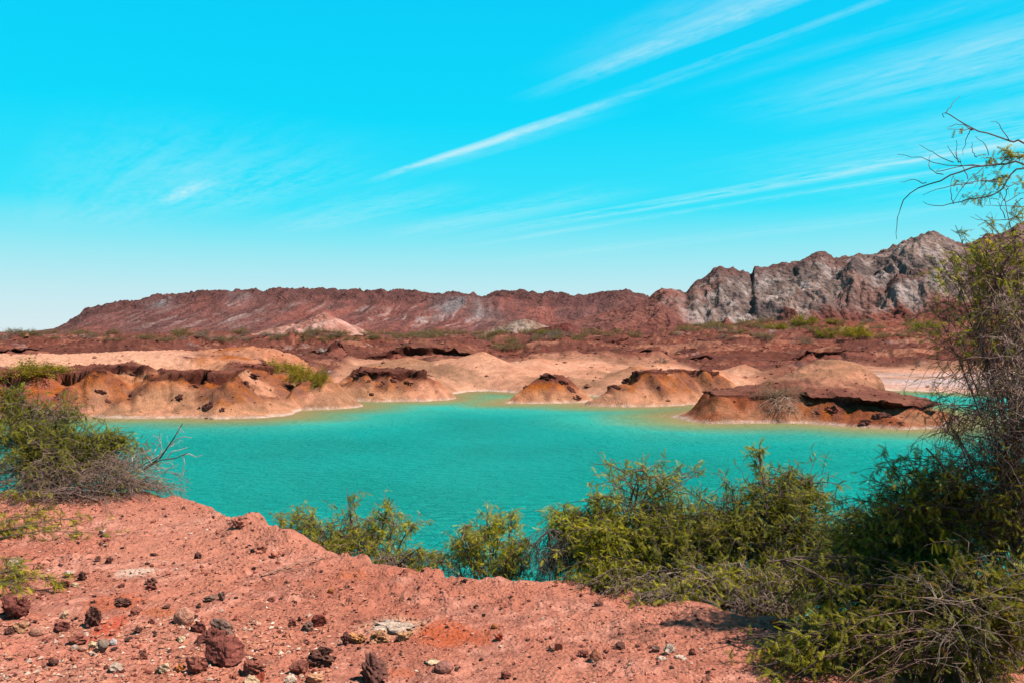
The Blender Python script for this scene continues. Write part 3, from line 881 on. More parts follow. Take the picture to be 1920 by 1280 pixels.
DKR, MAR, RBR, TAN, CRM, WHT, GRY, PNK, ORG, RED = ((.060, .026, .022), (.115, .028, .024), (.19, .055, .038), (.34, .17, .09), (.52, .36, .22), (.48, .36, .28),
                                               (.16, .10, .08), (.42, .19, .13), (.40, .13, .035), (.33, .045, .022))
ROCKS = [
    (40, 1163, 82, 42, MAR, 'rough', 'large dark maroon rock at the left edge under the low sprigs'),
    (121, 1160, 24, 16, CRM, 'angular', 'cream stone just right of the large maroon rock at the left edge'),
    (40, 1187, 34, 22, TAN, 'rough', 'rounded grey beige stone below the large maroon rock'),
    (19, 1190, 20, 16, DKR, 'rough', 'small black stone touching the rounded grey beige stone'),
    (122, 1184, 38, 22, MAR, 'rough', 'squat dark brown rock left of the spiky dark rock'),
    (175, 1177, 34, 38, DKR, 'rough', 'spiky upright dark rock with red soil on its right side'),
    (346, 1173, 43, 34, PNK, 'round', 'smooth pink egg shaped boulder'),
    (416, 1196, 54, 38, GRY, 'angular', 'grey ribbed rock standing on top of the dark red rock pile'),
    (375, 1187, 36, 22, MAR, 'rough', 'dark rock wedged against the left side of the grey ribbed rock'),
    (404, 1212, 74, 28, MAR, 'rough', 'flat dark red rock under the grey ribbed rock'),
    (424, 1250, 84, 52, (.15, .036, .030), 'angular', 'biggest dark red rock with a sloping flat face'),
    (376, 1262, 58, 28, RBR, 'angular', 'reddish brown block leaning at the foot of the biggest dark red rock'),
    (308, 1261, 28, 18, CRM, 'angular', 'cream stone beside a rusty orange one near the bottom edge'),
    (337, 1261, 26, 14, ORG, 'rough', 'rusty orange stone beside the cream one near the bottom edge'),
    (477, 1268, 54, 28, RBR, 'rough', 'reddish brown lump behind the cream wedge at the bottom edge'),
    (470, 1286, 40, 24, CRM, 'angular', 'cream wedge shaped stone cut by the bottom edge'),
    (489, 1279, 18, 20, RED, 'angular', 'bright red stone touching the cream wedge at the bottom edge'),
    (604, 1254, 64, 42, DKR, 'rough', 'pitted black brown boulder left of the bumpy purplish one'),
    (698, 1288, 72, 56, (.085, .036, .032), 'rough', 'bumpy purplish brown boulder cut by the bottom edge'),
    (600, 1177, 34, 28, (.14, .025, .022), 'angular', 'dark crimson angular rock resting by a grey brown one'),
    (579, 1186, 30, 20, GRY, 'rough', 'grey brown lump in front of the dark crimson angular rock'),
    (548, 1174, 18, 14, RBR, 'angular', 'small brown stone left of the dark crimson angular rock'),
    (738, 1186, 96, 22, WHT, 'slab', 'flat white mineral slab lying flush in the dirt'),
    (672, 1208, 52, 24, (.43, .19, .07), 'rough', 'yellow orange lump at the left end of the white slab outcrop'),
    (712, 1206, 44, 22, (.43, .21, .10), 'rough', 'pale orange lump in front of the white mineral slab'),
    (756, 1204, 40, 16, (.44, .23, .11), 'rough', 'low peach lump under the right end of the white slab'),
    (648, 1208, 22, 22, DKR, 'rough', 'dark stone at the far left of the white and orange outcrop'),
    (936, 1201, 20, 13, RED, 'rough', 'dark red pebble right of the orange stain in the dirt'),
    (927, 1187, 14, 9, ORG, 'round', 'little orange pebble behind the dark red pebble'),
    (1046, 1220, 22, 20, (.27, .095, .06), 'angular', 'tilted brown shard leaning over a pinkish pebble'),
    (1032, 1220, 17, 11, PNK, 'angular', 'pinkish pebble under the tilted brown shard'),
    (812, 1247, 36, 11, CRM, 'slab', 'flat oval beige stone behind the speckled brown cobble'),
    (832, 1263, 42, 20, (.19, .08, .065), 'round', 'speckled brown cobble in front of the flat beige stone'),
    (947, 1274, 26, 14, MAR, 'rough', 'low maroon stone near the bottom edge right of the speckled cobble'),
    (1254, 1226, 28, 22, WHT, 'angular', 'pinkish white block at the top of the white shard pile'),
    (1240, 1238, 28, 13, WHT, 'slab', 'white flake at the front left of the white shard pile'),
    (1274, 1236, 36, 13, WHT, 'slab', 'white flake at the front right of the white shard pile'),
    (1229, 1223, 16, 13, GRY, 'angular', 'grey brown chip at the left end of the white shard pile'),
    (1298, 1228, 16, 14, RBR, 'angular', 'brown stone right of the white shard pile'),
    (1117, 1238, 26, 22, (.29, .10, .06), 'angular', 'leaning tan brown stone touching a low dark stone'),
    (1092, 1233, 28, 12, MAR, 'rough', 'low dark stone left of the leaning tan brown stone'),
    (1163, 1220, 30, 13, DKR, 'angular', 'dark flat stone lying between the leaning stone and the white shards'),
    (1461, 1180, 40, 22, (.17, .045, .035), 'angular', 'dark red block at the foot of the right thicket'),
    (1122, 1137, 20, 8, DKR, 'angular', 'flat dark chip lying near the bank edge by the thicket'),
    (184, 1053, 14, 12, DKR, 'rough', 'small dark stone, left one of a pair on bare dirt'),
    (205, 1057, 17, 15, DKR, 'rough', 'small dark pointed stone, right one of a pair on bare dirt'),
    (371, 1047, 19, 15, DKR, 'rough', 'single round dark stone on the dirt above the twin stones'),
    (153, 1089, 24, 18, DKR, 'rough', 'dark knob at the right of the small mixed stone cluster'),
    (130, 1083, 24, 12, WHT, 'angular', 'whitish chunk in the small mixed stone cluster'),
    (121, 1103, 26, 16, MAR, 'rough', 'red brown lump at the front of the small mixed stone cluster'),
    (143, 1101, 22, 10, CRM, 'angular', 'cream flake at the front of the small mixed stone cluster'),
    (286, 1093, 24, 12, DKR, 'rough', 'dark stone, rear one of two lying close together'),
    (286, 1106, 28, 13, MAR, 'rough', 'dark stone, front one of two lying close together'),
    (228, 1102, 14, 10, MAR, 'angular', 'lone maroon cube like stone on bare dirt'),
    (396, 1128, 30, 14, (.10, .075, .055), 'rough', 'flat grey green stone beside an upright one'),
    (417, 1126, 17, 17, (.11, .075, .06), 'rough', 'upright grey stone beside the flat grey green one'),
    (26, 1066, 36, 18, (.36, .28, .24), 'angular', 'grey white rock at the left edge among the sprigs'),
    (160, 1200, 18, 15, WHT, 'angular', 'cream white stone in the pale stone heap'),
    (177, 1214, 22, 13, CRM, 'angular', 'yellowish stone in the pale stone heap'),
    (194, 1224, 27, 26, (.17, .14, .11), 'angular', 'grey green upright stone beside the pale stone heap'),
    (213, 1210, 16, 12, (.42, .38, .38), 'round', 'pale bluish grey stone behind the grey green upright stone'),
    (140, 1219, 16, 9, WHT, 'round', 'white pebble at the left front of the pale stone heap'),
    (158, 1221, 20, 10, PNK, 'round', 'pink pebble at the middle front of the pale stone heap'),
    (148, 1210, 40, 18, RBR, 'rough', 'brown rock behind the pale stone heap'),
    (72, 1193, 30, 16, PNK, 'round', 'dusty pink stone left of the pale stone heap'),
    (621, 1112, 13, 10, ORG, 'round', 'single orange pebble on bare dirt near the bank'),
    (511, 1129, 19, 8, RBR, 'angular', 'little flat brown stone on bare dirt above the crimson rock'),
    (270, 1236, 20, 20, (.15, .05, .035), 'rough', 'brown stone with a dark left face near the bottom left'),
    (232, 1140, 40, 16, DKR, 'rough', 'crumbly black stone lying on an orange stain'),
    (258, 1153, 28, 12, RBR, 'angular', 'flat red brown stone right of the crumbly black stone'),
    (313, 1142, 20, 8, DKR, 'angular', 'thin dark chip behind the pink egg shaped boulder'),
    (285, 1170, 16, 13, MAR, 'rough', 'dark knob left of the pink egg shaped boulder'),
    (260, 1188, 26, 13, DKR, 'rough', 'dark stone left of the grey rib rock pile on stony soil'),
    (340, 1205, 26, 11, CRM, 'angular', 'pale stone in front of the dark red rock pile'),
    (216, 1262, 36, 15, WHT, 'angular', 'white pink broken stone on the gravel near the bottom left'),
    (100, 1250, 30, 12, DKR, 'rough', 'low dark stone half buried in gravel at the bottom left'),
    (560, 1262, 44, 24, RBR, 'angular', 'tan brown block left of the pitted black brown boulder'),
    (590, 1288, 40, 20, (.44, .22, .12), 'angular', 'peach stone cut by the bottom edge between two boulders'),
    (545, 1285, 30, 18, WHT, 'angular', 'white stone cut by the bottom edge beside the peach one'),
    (409, 957, 15, 12, (.42, .12, .06), 'angular', 'orange clod on the bank rim above the water'),
    (447, 992, 34, 18, (.42, .15, .10), 'rough', 'crumbling dirt lump on the bank rim, left of the larger'),
    (486, 1012, 44, 24, (.40, .14, .09), 'rough', 'larger crumbling dirt lump with a dark hollow on the bank rim'),
    (522, 1018, 34, 18, (.40, .14, .09), 'rough', 'low dirt clod right of the larger crumbling lump'),
]


def mb_join(parts):
    vs, fs, cs, off = [], [], [], 0
    for v, f, c in parts:
        vs.append(v); fs.append(f + off); cs.append(c); off += len(v)
    return np.concatenate(vs), np.concatenate(fs), np.concatenate(cs)


def build_rocks():
    for u, v, w, h, c, st, lab in ROCKS:
        c = tuple(k * .72 + q * .16 for k, q in zip(c, (.40, .145, .095)))
        cat = 'clod' if 'clod' in lab or 'lump on the bank' in lab or 'crumbling' in lab else ('pebble' if 'pebble' in lab else 'stone' if w < 32 else 'rock')
        near_rock(u, v, w, h, c, st, lab, cat, name={'clod': 'dirt_clod', 'pebble': 'pebble', 'stone': 'stone', 'rock': 'rock'}[cat], sink=.80 if st == 'slab' else .55 if cat == 'clod' else .34)
    # loose stones too alike to tell apart: three looks, each its own label
    looks = [((.055, .024, .020), 'rough', 'small blackish brown loose stone scattered over the red dirt', 'small dark stones on the dirt'),
             ((.26, .075, .047), 'angular', 'small loose chip of red dirt lying on the bank', 'small red chips on the dirt'),
             ((.46, .30, .22), 'angular', 'small pale loose stone scattered over the red dirt', 'small pale stones on the dirt')]
    meshes = [[rock_mesh('stone', 1, .8, .62, L[0], L[1], 900 + 10 * i + k, 2, False) for k in range(5)] for i, L in enumerate(looks)]
    for row in meshes:
        for me in row:
            me.materials.append(M_ROCK)
    placed = 0
    while placed < 215:
        u = RNG.uniform(0, 1420); v = RNG.uniform(960, 1278)
        if v < np.interp(u, EU, EV) + 8:
            continue
        left = u < 620 and v > 1150
        i = RNG.choice(3, p=(.44, .44, .12) if left else (.36, .60, .04))
        p = gp(u, v)
        r = RNG.uniform(2.8, 6.5) * (1.25 if left else 1.0) / F * p[1]
        o = link('stone', meshes[i][RNG.integers(5)], None, None, looks[i][2], 'stone', looks[i][3], loc=(p[0], p[1], p[2] + r * .3))
        o.rotation_euler = (RNG.uniform(-.3, .3), RNG.uniform(-.3, .3), RNG.uniform(0, 6.28))
        o.scale = (r, r, r)
        placed += 1
    # gravel: nobody could count it
    v0 = np.array([(1, 0, 0), (-1, 0, 0), (0, 1, 0), (0, -1, 0), (.15, .1, 1), (-.1, .1, -1.)])
    f0 = np.array([(0, 2, 4), (2, 1, 4), (1, 3, 4), (3, 0, 4), (2, 0, 5), (1, 2, 5), (3, 1, 5), (0, 3, 5)])
    N = 26000
    parts = []
    us = RNG.uniform(-60, 1560, N); vs = RNG.uniform(945, 1330, N)
    ok = vs > np.interp(us, EU, EV) + 3
    us, vs = us[ok], vs[ok]
    d = 1.6 * F / (vs - HV)
    x = (us - 960) / F * d
    z, s = near_ground(x, d)
    dens = fbm(x * 1.2, d * 1.2, 3, 77) + .7 * (us < 620) * (vs > 1165) + .3 * sst(-1.0, -.1, s)
    keep = dens > RNG.uniform(-.9, .45, len(x))
    x, d, z, us, vs = x[keep], d[keep], z[keep], us[keep], vs[keep]
    n = len(x)
    r = np.minimum(RNG.lognormal(-.22, .55, n), 2.0) * 2.15 / F * d * np.where((us < 620) & (vs > 1165), 1.5, 1.0)
    jit = RNG.uniform(.6, 1.25, (n, len(v0), 1))
    sc = np.stack([r * RNG.uniform(.8, 1.5, n), r * RNG.uniform(.7, 1.2, n), r * RNG.uniform(.4, .9, n)], -1)
    V = v0[None] * jit * sc[:, None, :]
    a = RNG.uniform(0, 6.28, n); ca, sa = np.cos(a)[:, None], np.sin(a)[:, None]
    V = np.stack([V[..., 0] * ca - V[..., 1] * sa, V[..., 0] * sa + V[..., 1] * ca, V[..., 2]], -1)
    V = V + np.stack([x, d, z + r * .25], -1)[:, None, :]
    pal = np.array([(.06, .026, .02), (.14, .035, .025), (.36, .125, .082), (.41, .15, .10), (.52, .34, .26), (.44, .18, .11)]) * .9
    pr = np.array([.10, .13, .37, .30, .04, .06])
    ci = RNG.choice(6, n, p=pr)
    st = (us < 640) & (vs > 1165)
    ci = np.where(st & (RNG.random(n) < .10), 4, ci); ci = np.where(st & (RNG.random(n) < .22), 5, ci)
    cc = np.repeat(pal[ci][:, None, :], len(v0), 1) * RNG.uniform(.8, 1.25, (n, 1, 1))
    Fc = (f0[None] + (np.arange(n) * len(v0))[:, None, None]).reshape(-1, 3)
    me = make_mesh('gravel', V.reshape(-1, 3), Fc, False, cc.reshape(-1, 3))
    link('gravel', me, M_ROCK, label='fine red and brown gravel strewn over the near bank', cat='gravel', kind='stuff')


build_rocks()

# boulders and rubble on the far shore


def hz(x, y):
    return float(land(np.array([x]), np.array([y]))[0][0])


def at_shore(u, v, d0, d1):
    """first point of the far land seen at (u, v) between distances d0 and d1"""
    d = np.linspace(d0, d1, 700)
    x = (u - 960) / F * d
    h, _, ox, oy = land(x, d)
    ray = EYE - (v - HV) / F * d
    k = np.argmax(h >= ray)
    if h[k] < ray[k]:
        k = int(np.argmin(np.abs(h - ray)))
    return np.array([x[k], d[k], h[k]])


SHORE = [
    # u, v of the middle, width, height, label
    (392, 757, 36, 28, 46, 56, 'rounded dark slabby boulder half way down the left ochre bank'),
    (330, 742, 34, 18, 46, 56, 'dark overhanging block under the left bank top'),
    (199, 750, 20, 14, 46, 56, 'small dark hollowed block on the left ochre bank'),
    (247, 738, 18, 9, 46, 56, 'thin dark ledge block on the left ochre bank'),
    (183, 731, 26, 12, 46, 58, 'dark slab under the left bank top near the shrub'),
    (398, 783, 34, 9, 46, 52, 'black rock at the waterline under the left bank'),
    (455, 716, 22, 11, 50, 66, 'dark rock on top of the left bank'),
    (545, 718, 42, 15, 52, 60, 'broad dark rock on the mound with the yellow bush'),
    (692, 712, 26, 14, 60, 66, 'left dark rubble block below the flat topped mound cap'),
    (715, 718, 26, 20, 60, 66, 'middle dark rubble block below the flat topped mound cap'),
    (735, 710, 24, 14, 60, 66, 'right dark rubble block below the flat topped mound cap'),
    (765, 716, 20, 12, 60, 66, 'dark rubble block at the right end of the mound cap'),
    (695, 738, 20, 10, 60, 66, 'low dark rock near the water under the flat topped mound'),
    (1030, 702, 34, 16, 59, 66, 'dark summit rock of the small islet'),
    (1052, 712, 28, 20, 59, 66, 'dark boulder right of the islet summit'),
    (1068, 726, 26, 18, 59, 66, 'lower dark boulder on the islet right flank'),
    (990, 722, 22, 12, 59, 66, 'dark rock on the islet left flank'),
    (1080, 742, 26, 10, 59, 66, 'dark rock by the water at the islet right end'),
    (1152, 716, 28, 18, 56, 62, 'dark rock at the upper left of the mound beside the islet'),
    (1182, 710, 40, 14, 56, 62, 'long dark slab on the mound beside the islet'),
    (1237, 722, 20, 12, 56, 64, 'rusty rock on the right flank of the mound beside the islet'),
    (1567, 764, 34, 22, 44, 52, 'reddish block in the shade under the island overhang'),
    (1655, 775, 36, 26, 44, 52, 'big dark block at the right of the island overhang'),
    (1625, 789, 30, 18, 44, 50, 'dark rock low on the island near the water'),
    (1535, 772, 24, 14, 44, 52, 'small dark rock left of the reddish block under the overhang'),
    (372, 764, 16, 10, 46, 56, 'small dark rock at the left foot of the slabby boulder'),
    (412, 766, 18, 12, 46, 56, 'small dark rock at the right foot of the slabby boulder'),
    (247, 698, 34, 11, 52, 62, 'black hollowed ledge rock on the plateau above the left bank'),
    (470, 701, 36, 10, 52, 66, 'black ledge rock on the brown knoll left of the yellow bushes'),
    (360, 722, 30, 8, 48, 58, 'flat dark ledge rock at the left bank top above the slabby boulder'),
    (668, 700, 24, 9, 60, 68, 'dark ledge rock at the left end of the flat topped mound'),
    (1300, 702, 34, 10, 56, 68, 'flat dark ledge rock behind the mound beside the islet'),
    (1600, 760, 26, 12, 44, 52, 'dark rock in the deep shade right of the reddish block'),
    (1690, 790, 22, 14, 44, 50, 'dark rock at the right foot of the island'),
    (603, 656, 46, 18, 70, 118, 'grey white rock outcrop on the plain behind the yellow bush'),
]


def build_shore_rocks():
    for i, (u, v, w, h, d0, d1, lab) in enumerate(SHORE):
        p = at_shore(u, v + h * .35, d0, d1)
        d = p[1]
        c = (.092, .033, .025)
        if 'reddish' in lab or 'rusty' in lab:
            c = (.13, .036, .026)
        if 'grey white' in lab:
            c = (.17, .125, .11)
        sx = w / 2 / F * d; sz = h / 2 / F * d
        me = rock_mesh('boulder', sx * 1.1, sx * .9, sz * 1.3, c, 'rough', 500 + i * 3, 4, False)
        link('boulder', me, M_FROCK, None, lab, 'boulder', loc=(p[0], p[1] + sx * .55, p[2] - sz * .2))
    # rubble: thousands of stones lying on the caps, slopes and plain
    v0 = np.array([(1, 0, 0), (-1, 0, 0), (0, 1, 0), (0, -1, 0), (.15, .1, 1), (-.1, .1, -1.)])
    f0 = np.array([(0, 2, 4), (2, 1, 4), (1, 3, 4), (3, 0, 4), (2, 0, 5), (1, 2, 5), (3, 1, 5), (0, 3, 5)])
    rng = np.random.default_rng(21)
    N = 38000
    u = rng.uniform(-60, 1980, N)
    d = np.where(rng.random(N) < .5, rng.uniform(44, 76, N), 44 * (260 / 44) ** rng.random(N))
    d = np.where(rng.random(N) < .35, rng.uniform(80, 165, N), d)
    x = (u - 960) / F * d
    h, c, ox, oy = land(x, d)
    lum = c.sum(-1)
    keep = (h > .2) & (rng.random(N) < np.where(lum < .30, .62, .10)) & (fbm(x * .35, d * .35, 3, 88) > rng.uniform(-.7, .4, N))
    x, d, h, c, ox, oy = x[keep], d[keep], h[keep], c[keep], ox[keep], oy[keep]
    n = len(x)
    r = rng.lognormal(0, .5, n) * 1.5 / F * np.clip(d, 44, 170)
    jit = rng.uniform(.6, 1.25, (n, len(v0), 1))
    V = v0[None] * jit * np.stack([r * 1.3, r, r * .75], -1)[:, None, :]
    V = V + np.stack([x + ox, d + oy, h + r * .3], -1)[:, None, :]
    base = np.array([(.075, .025, .019), (.12, .036, .026), (.16, .045, .032), (.26, .12, .07)])
    cc = base[rng.choice(4, n, p=(.4, .3, .2, .1))]
    cc = cc * .6 + c * .4
    Fc = (f0[None] + (np.arange(n) * len(v0))[:, None, None]).reshape(-1, 3)
    me = make_mesh('rubble', V.reshape(-1, 3), Fc, False, np.repeat(cc[:, None, :], len(v0), 1).reshape(-1, 3))
    link('rubble', me, M_FROCK, label='dark rubble strewn over the far shore and the plain behind it', cat='rubble', kind='stuff')


build_shore_rocks()
# ------------------------------------------------------------------ plants


def unit(a):
    return a / (np.linalg.norm(a, axis=-1, keepdims=True) + 1e-9)


class Tubes:
    """collects curved twigs and builds them as one mesh"""
    def __init__(self):
        self.b = []

    def add(self, pts, r0, r1, col, cvar=.25, rng=None):
        """pts (N, n, 3); r0, r1 radii (N,) or numbers"""
        N, n, _ = pts.shape
        if N == 0:
            return
        t = np.linspace(0, 1, n)
        r0 = np.broadcast_to(np.asarray(r0, float), (N,)); r1 = np.broadcast_to(np.asarray(r1, float), (N,))
        R = r0[:, None] * (1 - t) + r1[:, None] * t
        tan = unit(np.gradient(pts, axis=1))
        ref = np.where(np.abs(tan[..., 2:3]) > .9, np.array([1., 0, 0]), np.array([0, 0, 1.]))
        a = unit(np.cross(tan, ref)); b = np.cross(tan, a)
        k = 3 if np.max(r0) < .012 else 6
        ang = np.arange(k) * 2 * np.pi / k
        V = pts[:, :, None, :] + R[:, :, None, None] * (np.cos(ang)[:, None] * a[:, :, None, :] + np.sin(ang)[:, None] * b[:, :, None, :])
        rng = rng or np.random.default_rng(1)
        c = np.array(col)[None] * rng.uniform(1 - cvar, 1 + cvar, (N, 1))
        c = np.repeat(c[:, None, :], n * k, 1)
        i = np.arange(n - 1)[:, None] * k + np.arange(k)[None, :]
        j = np.arange(n - 1)[:, None] * k + (np.arange(k) + 1)[None, :] % k
        F4 = np.stack([i, j, j + k, i + k], -1).reshape(-1, 4)
        self.b.append((V.reshape(-1, 3), (F4[None] + (np.arange(N) * n * k)[:, None, None]).reshape(-1, 4), c.reshape(-1, 3)))

    def mesh(self, name):
        v, f, c = mb_join(self.b)
        return make_mesh(name, v, f, True, c)


def curve(p0, d0, L, droop, wig, n, rng):
    """shoots that leave p0 along d0, bend down by droop and wander"""
    N = len(p0)
    t = np.linspace(0, 1, n)[None, :, None]
    L = np.broadcast_to(np.asarray(L, float), (N,))[:, None, None]
    droop = np.broadcast_to(np.asarray(droop, float), (N,))[:, None, None]
    w = np.cumsum(rng.normal(size=(N, n, 3)), 1) * wig * L / n ** .5
    w = w - w[:, :1]
    return p0[:, None, :] + d0[:, None, :] * L * t + np.array([0, 0, -1.]) * droop * L * t * t + w


def on(pts, lo, hi, m, rng):
    """m points picked on the curves: position, tangent"""
    N, n, _ = pts.shape
    i = rng.integers(0, N, m)
    s = rng.uniform(lo, hi, m) * (n - 1)
    k = np.clip(s.astype(int), 0, n - 2); f = (s - k)[:, None]
    a, b = pts[i, k], pts[i, k + 1]
    return a * (1 - f) + b * f, unit(b - a)


def _leaf_template(pairs=6):
    """one feathery leaf: a thin rib with slim leaflets in pairs, triangles only"""
    v, f = [], []
    for k in range(pairs):
        t = .16 + .82 * k / (pairs - 1)
        for sgn in (-1, 1):
            ax = np.array([t, 0, 0.])
            dr = unit(np.array([.55, sgn * 1.0, -.15]))
            ln = .27 * (1 - .5 * abs(t - .45)); w = .062
            b0 = len(v)
            v += [ax + np.array([-w, 0, 0]), ax + np.array([w, 0, 0]), ax + dr * ln]
            f.append([b0, b0 + 1, b0 + 2])
    b0 = len(v)
    v += [np.array([0, -.015, 0]), np.array([0, .015, 0]), np.array([1.08, 0, 0.])]
    f.append([b0, b0 + 1, b0 + 2])
    return np.array(v), np.array(f)


LEAF = _leaf_template()
LEAF_S = _leaf_template(3)


class Sprays:
    def __init__(self, template=None):
        self.b = []
        self.t = template or LEAF

    def add(self, p, d, size, cols, rng, droop=.3):
        n = len(p)
        if n == 0:
            return
        v, f = self.t
        d = unit(d + np.array([0, 0, -droop]) * rng.uniform(0, 1.2, (n, 1)))
        up = unit(np.array([0, 0, 1.]) + rng.normal(size=(n, 3)) * .55)
        s = unit(np.cross(up, d)); up = np.cross(d, s)
        size = np.broadcast_to(np.asarray(size, float), (n,)) * rng.uniform(.55, 1.3, n)
        V = p[:, None, :] + size[:, None, None] * (v[None, :, 0:1] * d[:, None, :] + v[None, :, 1:2] * s[:, None, :] + (v[None, :, 2:3] - .18 * v[None, :, 0:1] ** 2) * up[:, None, :])
        pal = np.array(cols)
        c = pal[rng.integers(0, len(pal), n)] * rng.uniform(.75, 1.25, (n, 1))
        k = len(v)
        self.b.append((V.reshape(-1, 3), (f[None] + (np.arange(n) * k)[:, None, None]).reshape(-1, 3), np.repeat(c[:, None, :], k, 1).reshape(-1, 3)))

    def mesh(self, name):
        v, f, c = mb_join(self.b)
        return make_mesh(name, v, f, False, c)


def mat_leaf():
    m = bpy.data.materials.new('leaf'); m.use_nodes = True
    g = NT(m.node_tree)
    at = g.n('ShaderNodeAttribute', attribute_name='Col').outputs['Color']
    b = g.n('ShaderNodeBsdfPrincipled', inp={'Base Color': at, 'Roughness': .65, 'Specular IOR Level': .2})
    tr = g.n('ShaderNodeBsdfTranslucent', inp={'Color': g.mix(1.0, at, (1.15, 1.1, .55), 'MULTIPLY')})
    mx = g.n('ShaderNodeMixShader', inp={0: .48, 1: b.outputs[0], 2: tr.outputs[0]})
    g.n('ShaderNodeOutputMaterial', inp={0: mx.outputs[0]})
    return m


def mat_bark():
    m = bpy.data.materials.new('bark'); m.use_nodes = True
    g = NT(m.node_tree)
    at = g.n('ShaderNodeAttribute', attribute_name='Col').outputs['Color']
    pos = g.n('ShaderNodeNewGeometry').outputs['Position']
    c = g.mix(1.0, at, g.ramp(g.noise(pos, 40, 4), [(.3, .65), (.7, 1.3)]), 'MULTIPLY')
    b = g.n('ShaderNodeBsdfPrincipled', inp={'Base Color': c, 'Roughness': .85, 'Specular IOR Level': .15})
    g.n('ShaderNodeOutputMaterial', inp={0: b.outputs[0]})
    return m


M_LEAF, M_BARK = mat_leaf(), mat_bark()
G_YEL = [(0.368, 0.324, 0.016), (0.3105, 0.282, 0.015), (0.414, 0.336, 0.022), (0.2415, 0.24, 0.016)]
G_OLV = [(0.21, 0.1938, 0.015), (0.162, 0.1625, 0.014), (0.252, 0.2188, 0.018), (0.3, 0.25, 0.02), (0.132, 0.135, 0.014)]
G_DRK = [(0.161, 0.15, 0.016), (0.1207, 0.126, 0.014), (0.2012, 0.18, 0.017), (0.23, 0.198, 0.018)]
G_RUST = [(.26, .14, .022), (.20, .12, .022)]
T_GREY = (.22, .145, .12)
T_DARK = (.085, .055, .045)
T_RED = (.15, .085, .065)
T_PALE = (.36, .285, .25)


def bush(name, label, base, lobes, seed, limb_r=.016, cat='bush', limb_col=T_DARK, group=None):
    """base: root point. lobe: dict(c centre, r radii, n shoots, tw twigs, lf sprays, cols, size, droop, tc twig colour)"""
    rng = np.random.default_rng(seed)
    root = bpy.data.objects.new(name, None); COL.objects.link(root)
    root.location = base
    for k, v in (('label', label), ('category', cat), ('group', group)):
        if v:
            root[k] = v
    base = np.array(base)
    tw, lf = Tubes(), Sprays()
    for q in lobes:
        c = np.array(q['c']); r = np.array(q['r'])
        nl = q.get('limbs', 2)
        limbs = []
        for k in range(nl):
            b0 = np.array(q.get('from', base)) + rng.normal(size=3) * np.array([.05, .05, 0])
            tgt = c + rng.normal(size=3) * r * .35
            mid = b0 * .45 + tgt * .55 + np.array([0, 0, np.linalg.norm(tgt - b0) * q.get('arch', .22)]) + rng.normal(size=3) * .04
            t = np.linspace(0, 1, 10)[:, None]
            pts = (1 - t) ** 2 * b0 + 2 * t * (1 - t) * mid + t * t * tgt
            pts = pts + np.cumsum(rng.normal(size=(10, 3)), 0) * .008
            limbs.append(pts)
            tb = Tubes(); tb.add(pts[None], q.get('lr', limb_r), q.get('lr', limb_r) * .35, limb_col, .15, rng)
            vm = tb.mesh('branch')
            o = link('branch', vm, M_BARK, root)
            o.matrix_parent_inverse = mathutils.Matrix.Translation(-mathutils.Vector(base))
        limbs = np.array(limbs)
        n2 = q['n']
        p, tg = on(limbs, q.get('lo', .45), 1.0, n2, rng)
        e = unit(rng.normal(size=(n2, 3)) * np.array([1, 1, q.get('vz', .7)]) + np.array([0, 0, q.get('up', .25)]))
        tgt = c + e * r * rng.uniform(.55, 1.05, (n2, 1))
        dv = tgt - p; L = np.linalg.norm(dv, axis=1)
        dr = q.get('droop', .25)
        d0 = unit(dv + np.array([0, 0, 1.]) * L[:, None] * dr)
        s2 = curve(p, d0, L * 1.05, dr, .10, 6, rng)
        tc = q.get('tc', T_DARK)
        tw.add(s2, q.get('r2', .0045), q.get('r2', .0045) * .45, tc, .3, rng)
        m = q['tw']
        p, tg = on(s2, .2, 1.0, m, rng)
        R = r.mean()
        hang = q.get('hang', 0.0)
        d = unit(tg * .8 + rng.normal(size=(m, 3)) * .65 + np.array([0, 0, -hang]))
        s3 = curve(p, d, R * q.get('tl', .38) * rng.uniform(.5, 1.4, m), dr * .8 + hang * .5, q.get('wig', .16), 4 if q.get('wig', 0) < .2 else 5, rng)
        tw.add(s3, q.get('r3', .0024), q.get('r3', .0024) * .5, tc, .35, rng)
        k = int(q['lf'] * 1.45)
        if k:
            p, tg = on(s3, .15, 1.0, k, rng)
            if 'lz' in q:                       # only the upper part carries leaves
                ok = (p[:, 2] - c[2]) / r[2] > q['lz'] + rng.normal(size=k) * .25
                p, tg = p[ok], tg[ok]
            d = unit(tg * .6 + rng.normal(size=(len(p), 3)) * .7)
            lf.add(p, d, q.get('size', .055) * .93, q['cols'], rng, q.get('ldroop', .35))
    inv = mathutils.Matrix.Translation(-mathutils.Vector(base))
    o = link('twigs', tw.mesh('twigs'), M_BARK, root, kind='stuff'); o.matrix_parent_inverse = inv
    if lf.b:
        o = link('foliage', lf.mesh('foliage'), M_LEAF, root, kind='stuff'); o.matrix_parent_inverse = inv
    return root


def px(n, d):
    return n / F * d


def lobe(u, v, d, ru, rv, n, tw, lf, cols, rd=None, **k):
    """a lobe centred where (u, v) is seen at distance d, ru x rv pixels in radius there"""
    rx, rz = px(ru, d), px(rv, d)
    return dict(c=P(u, v, d), r=(rx, rd or (rx + rz) / 2, rz), n=n, tw=tw, lf=lf, cols=cols, **k)


def root_at(u, d):
    x = (u - 960) / F * d
    return (x, d, near_z(x, d) - .03)


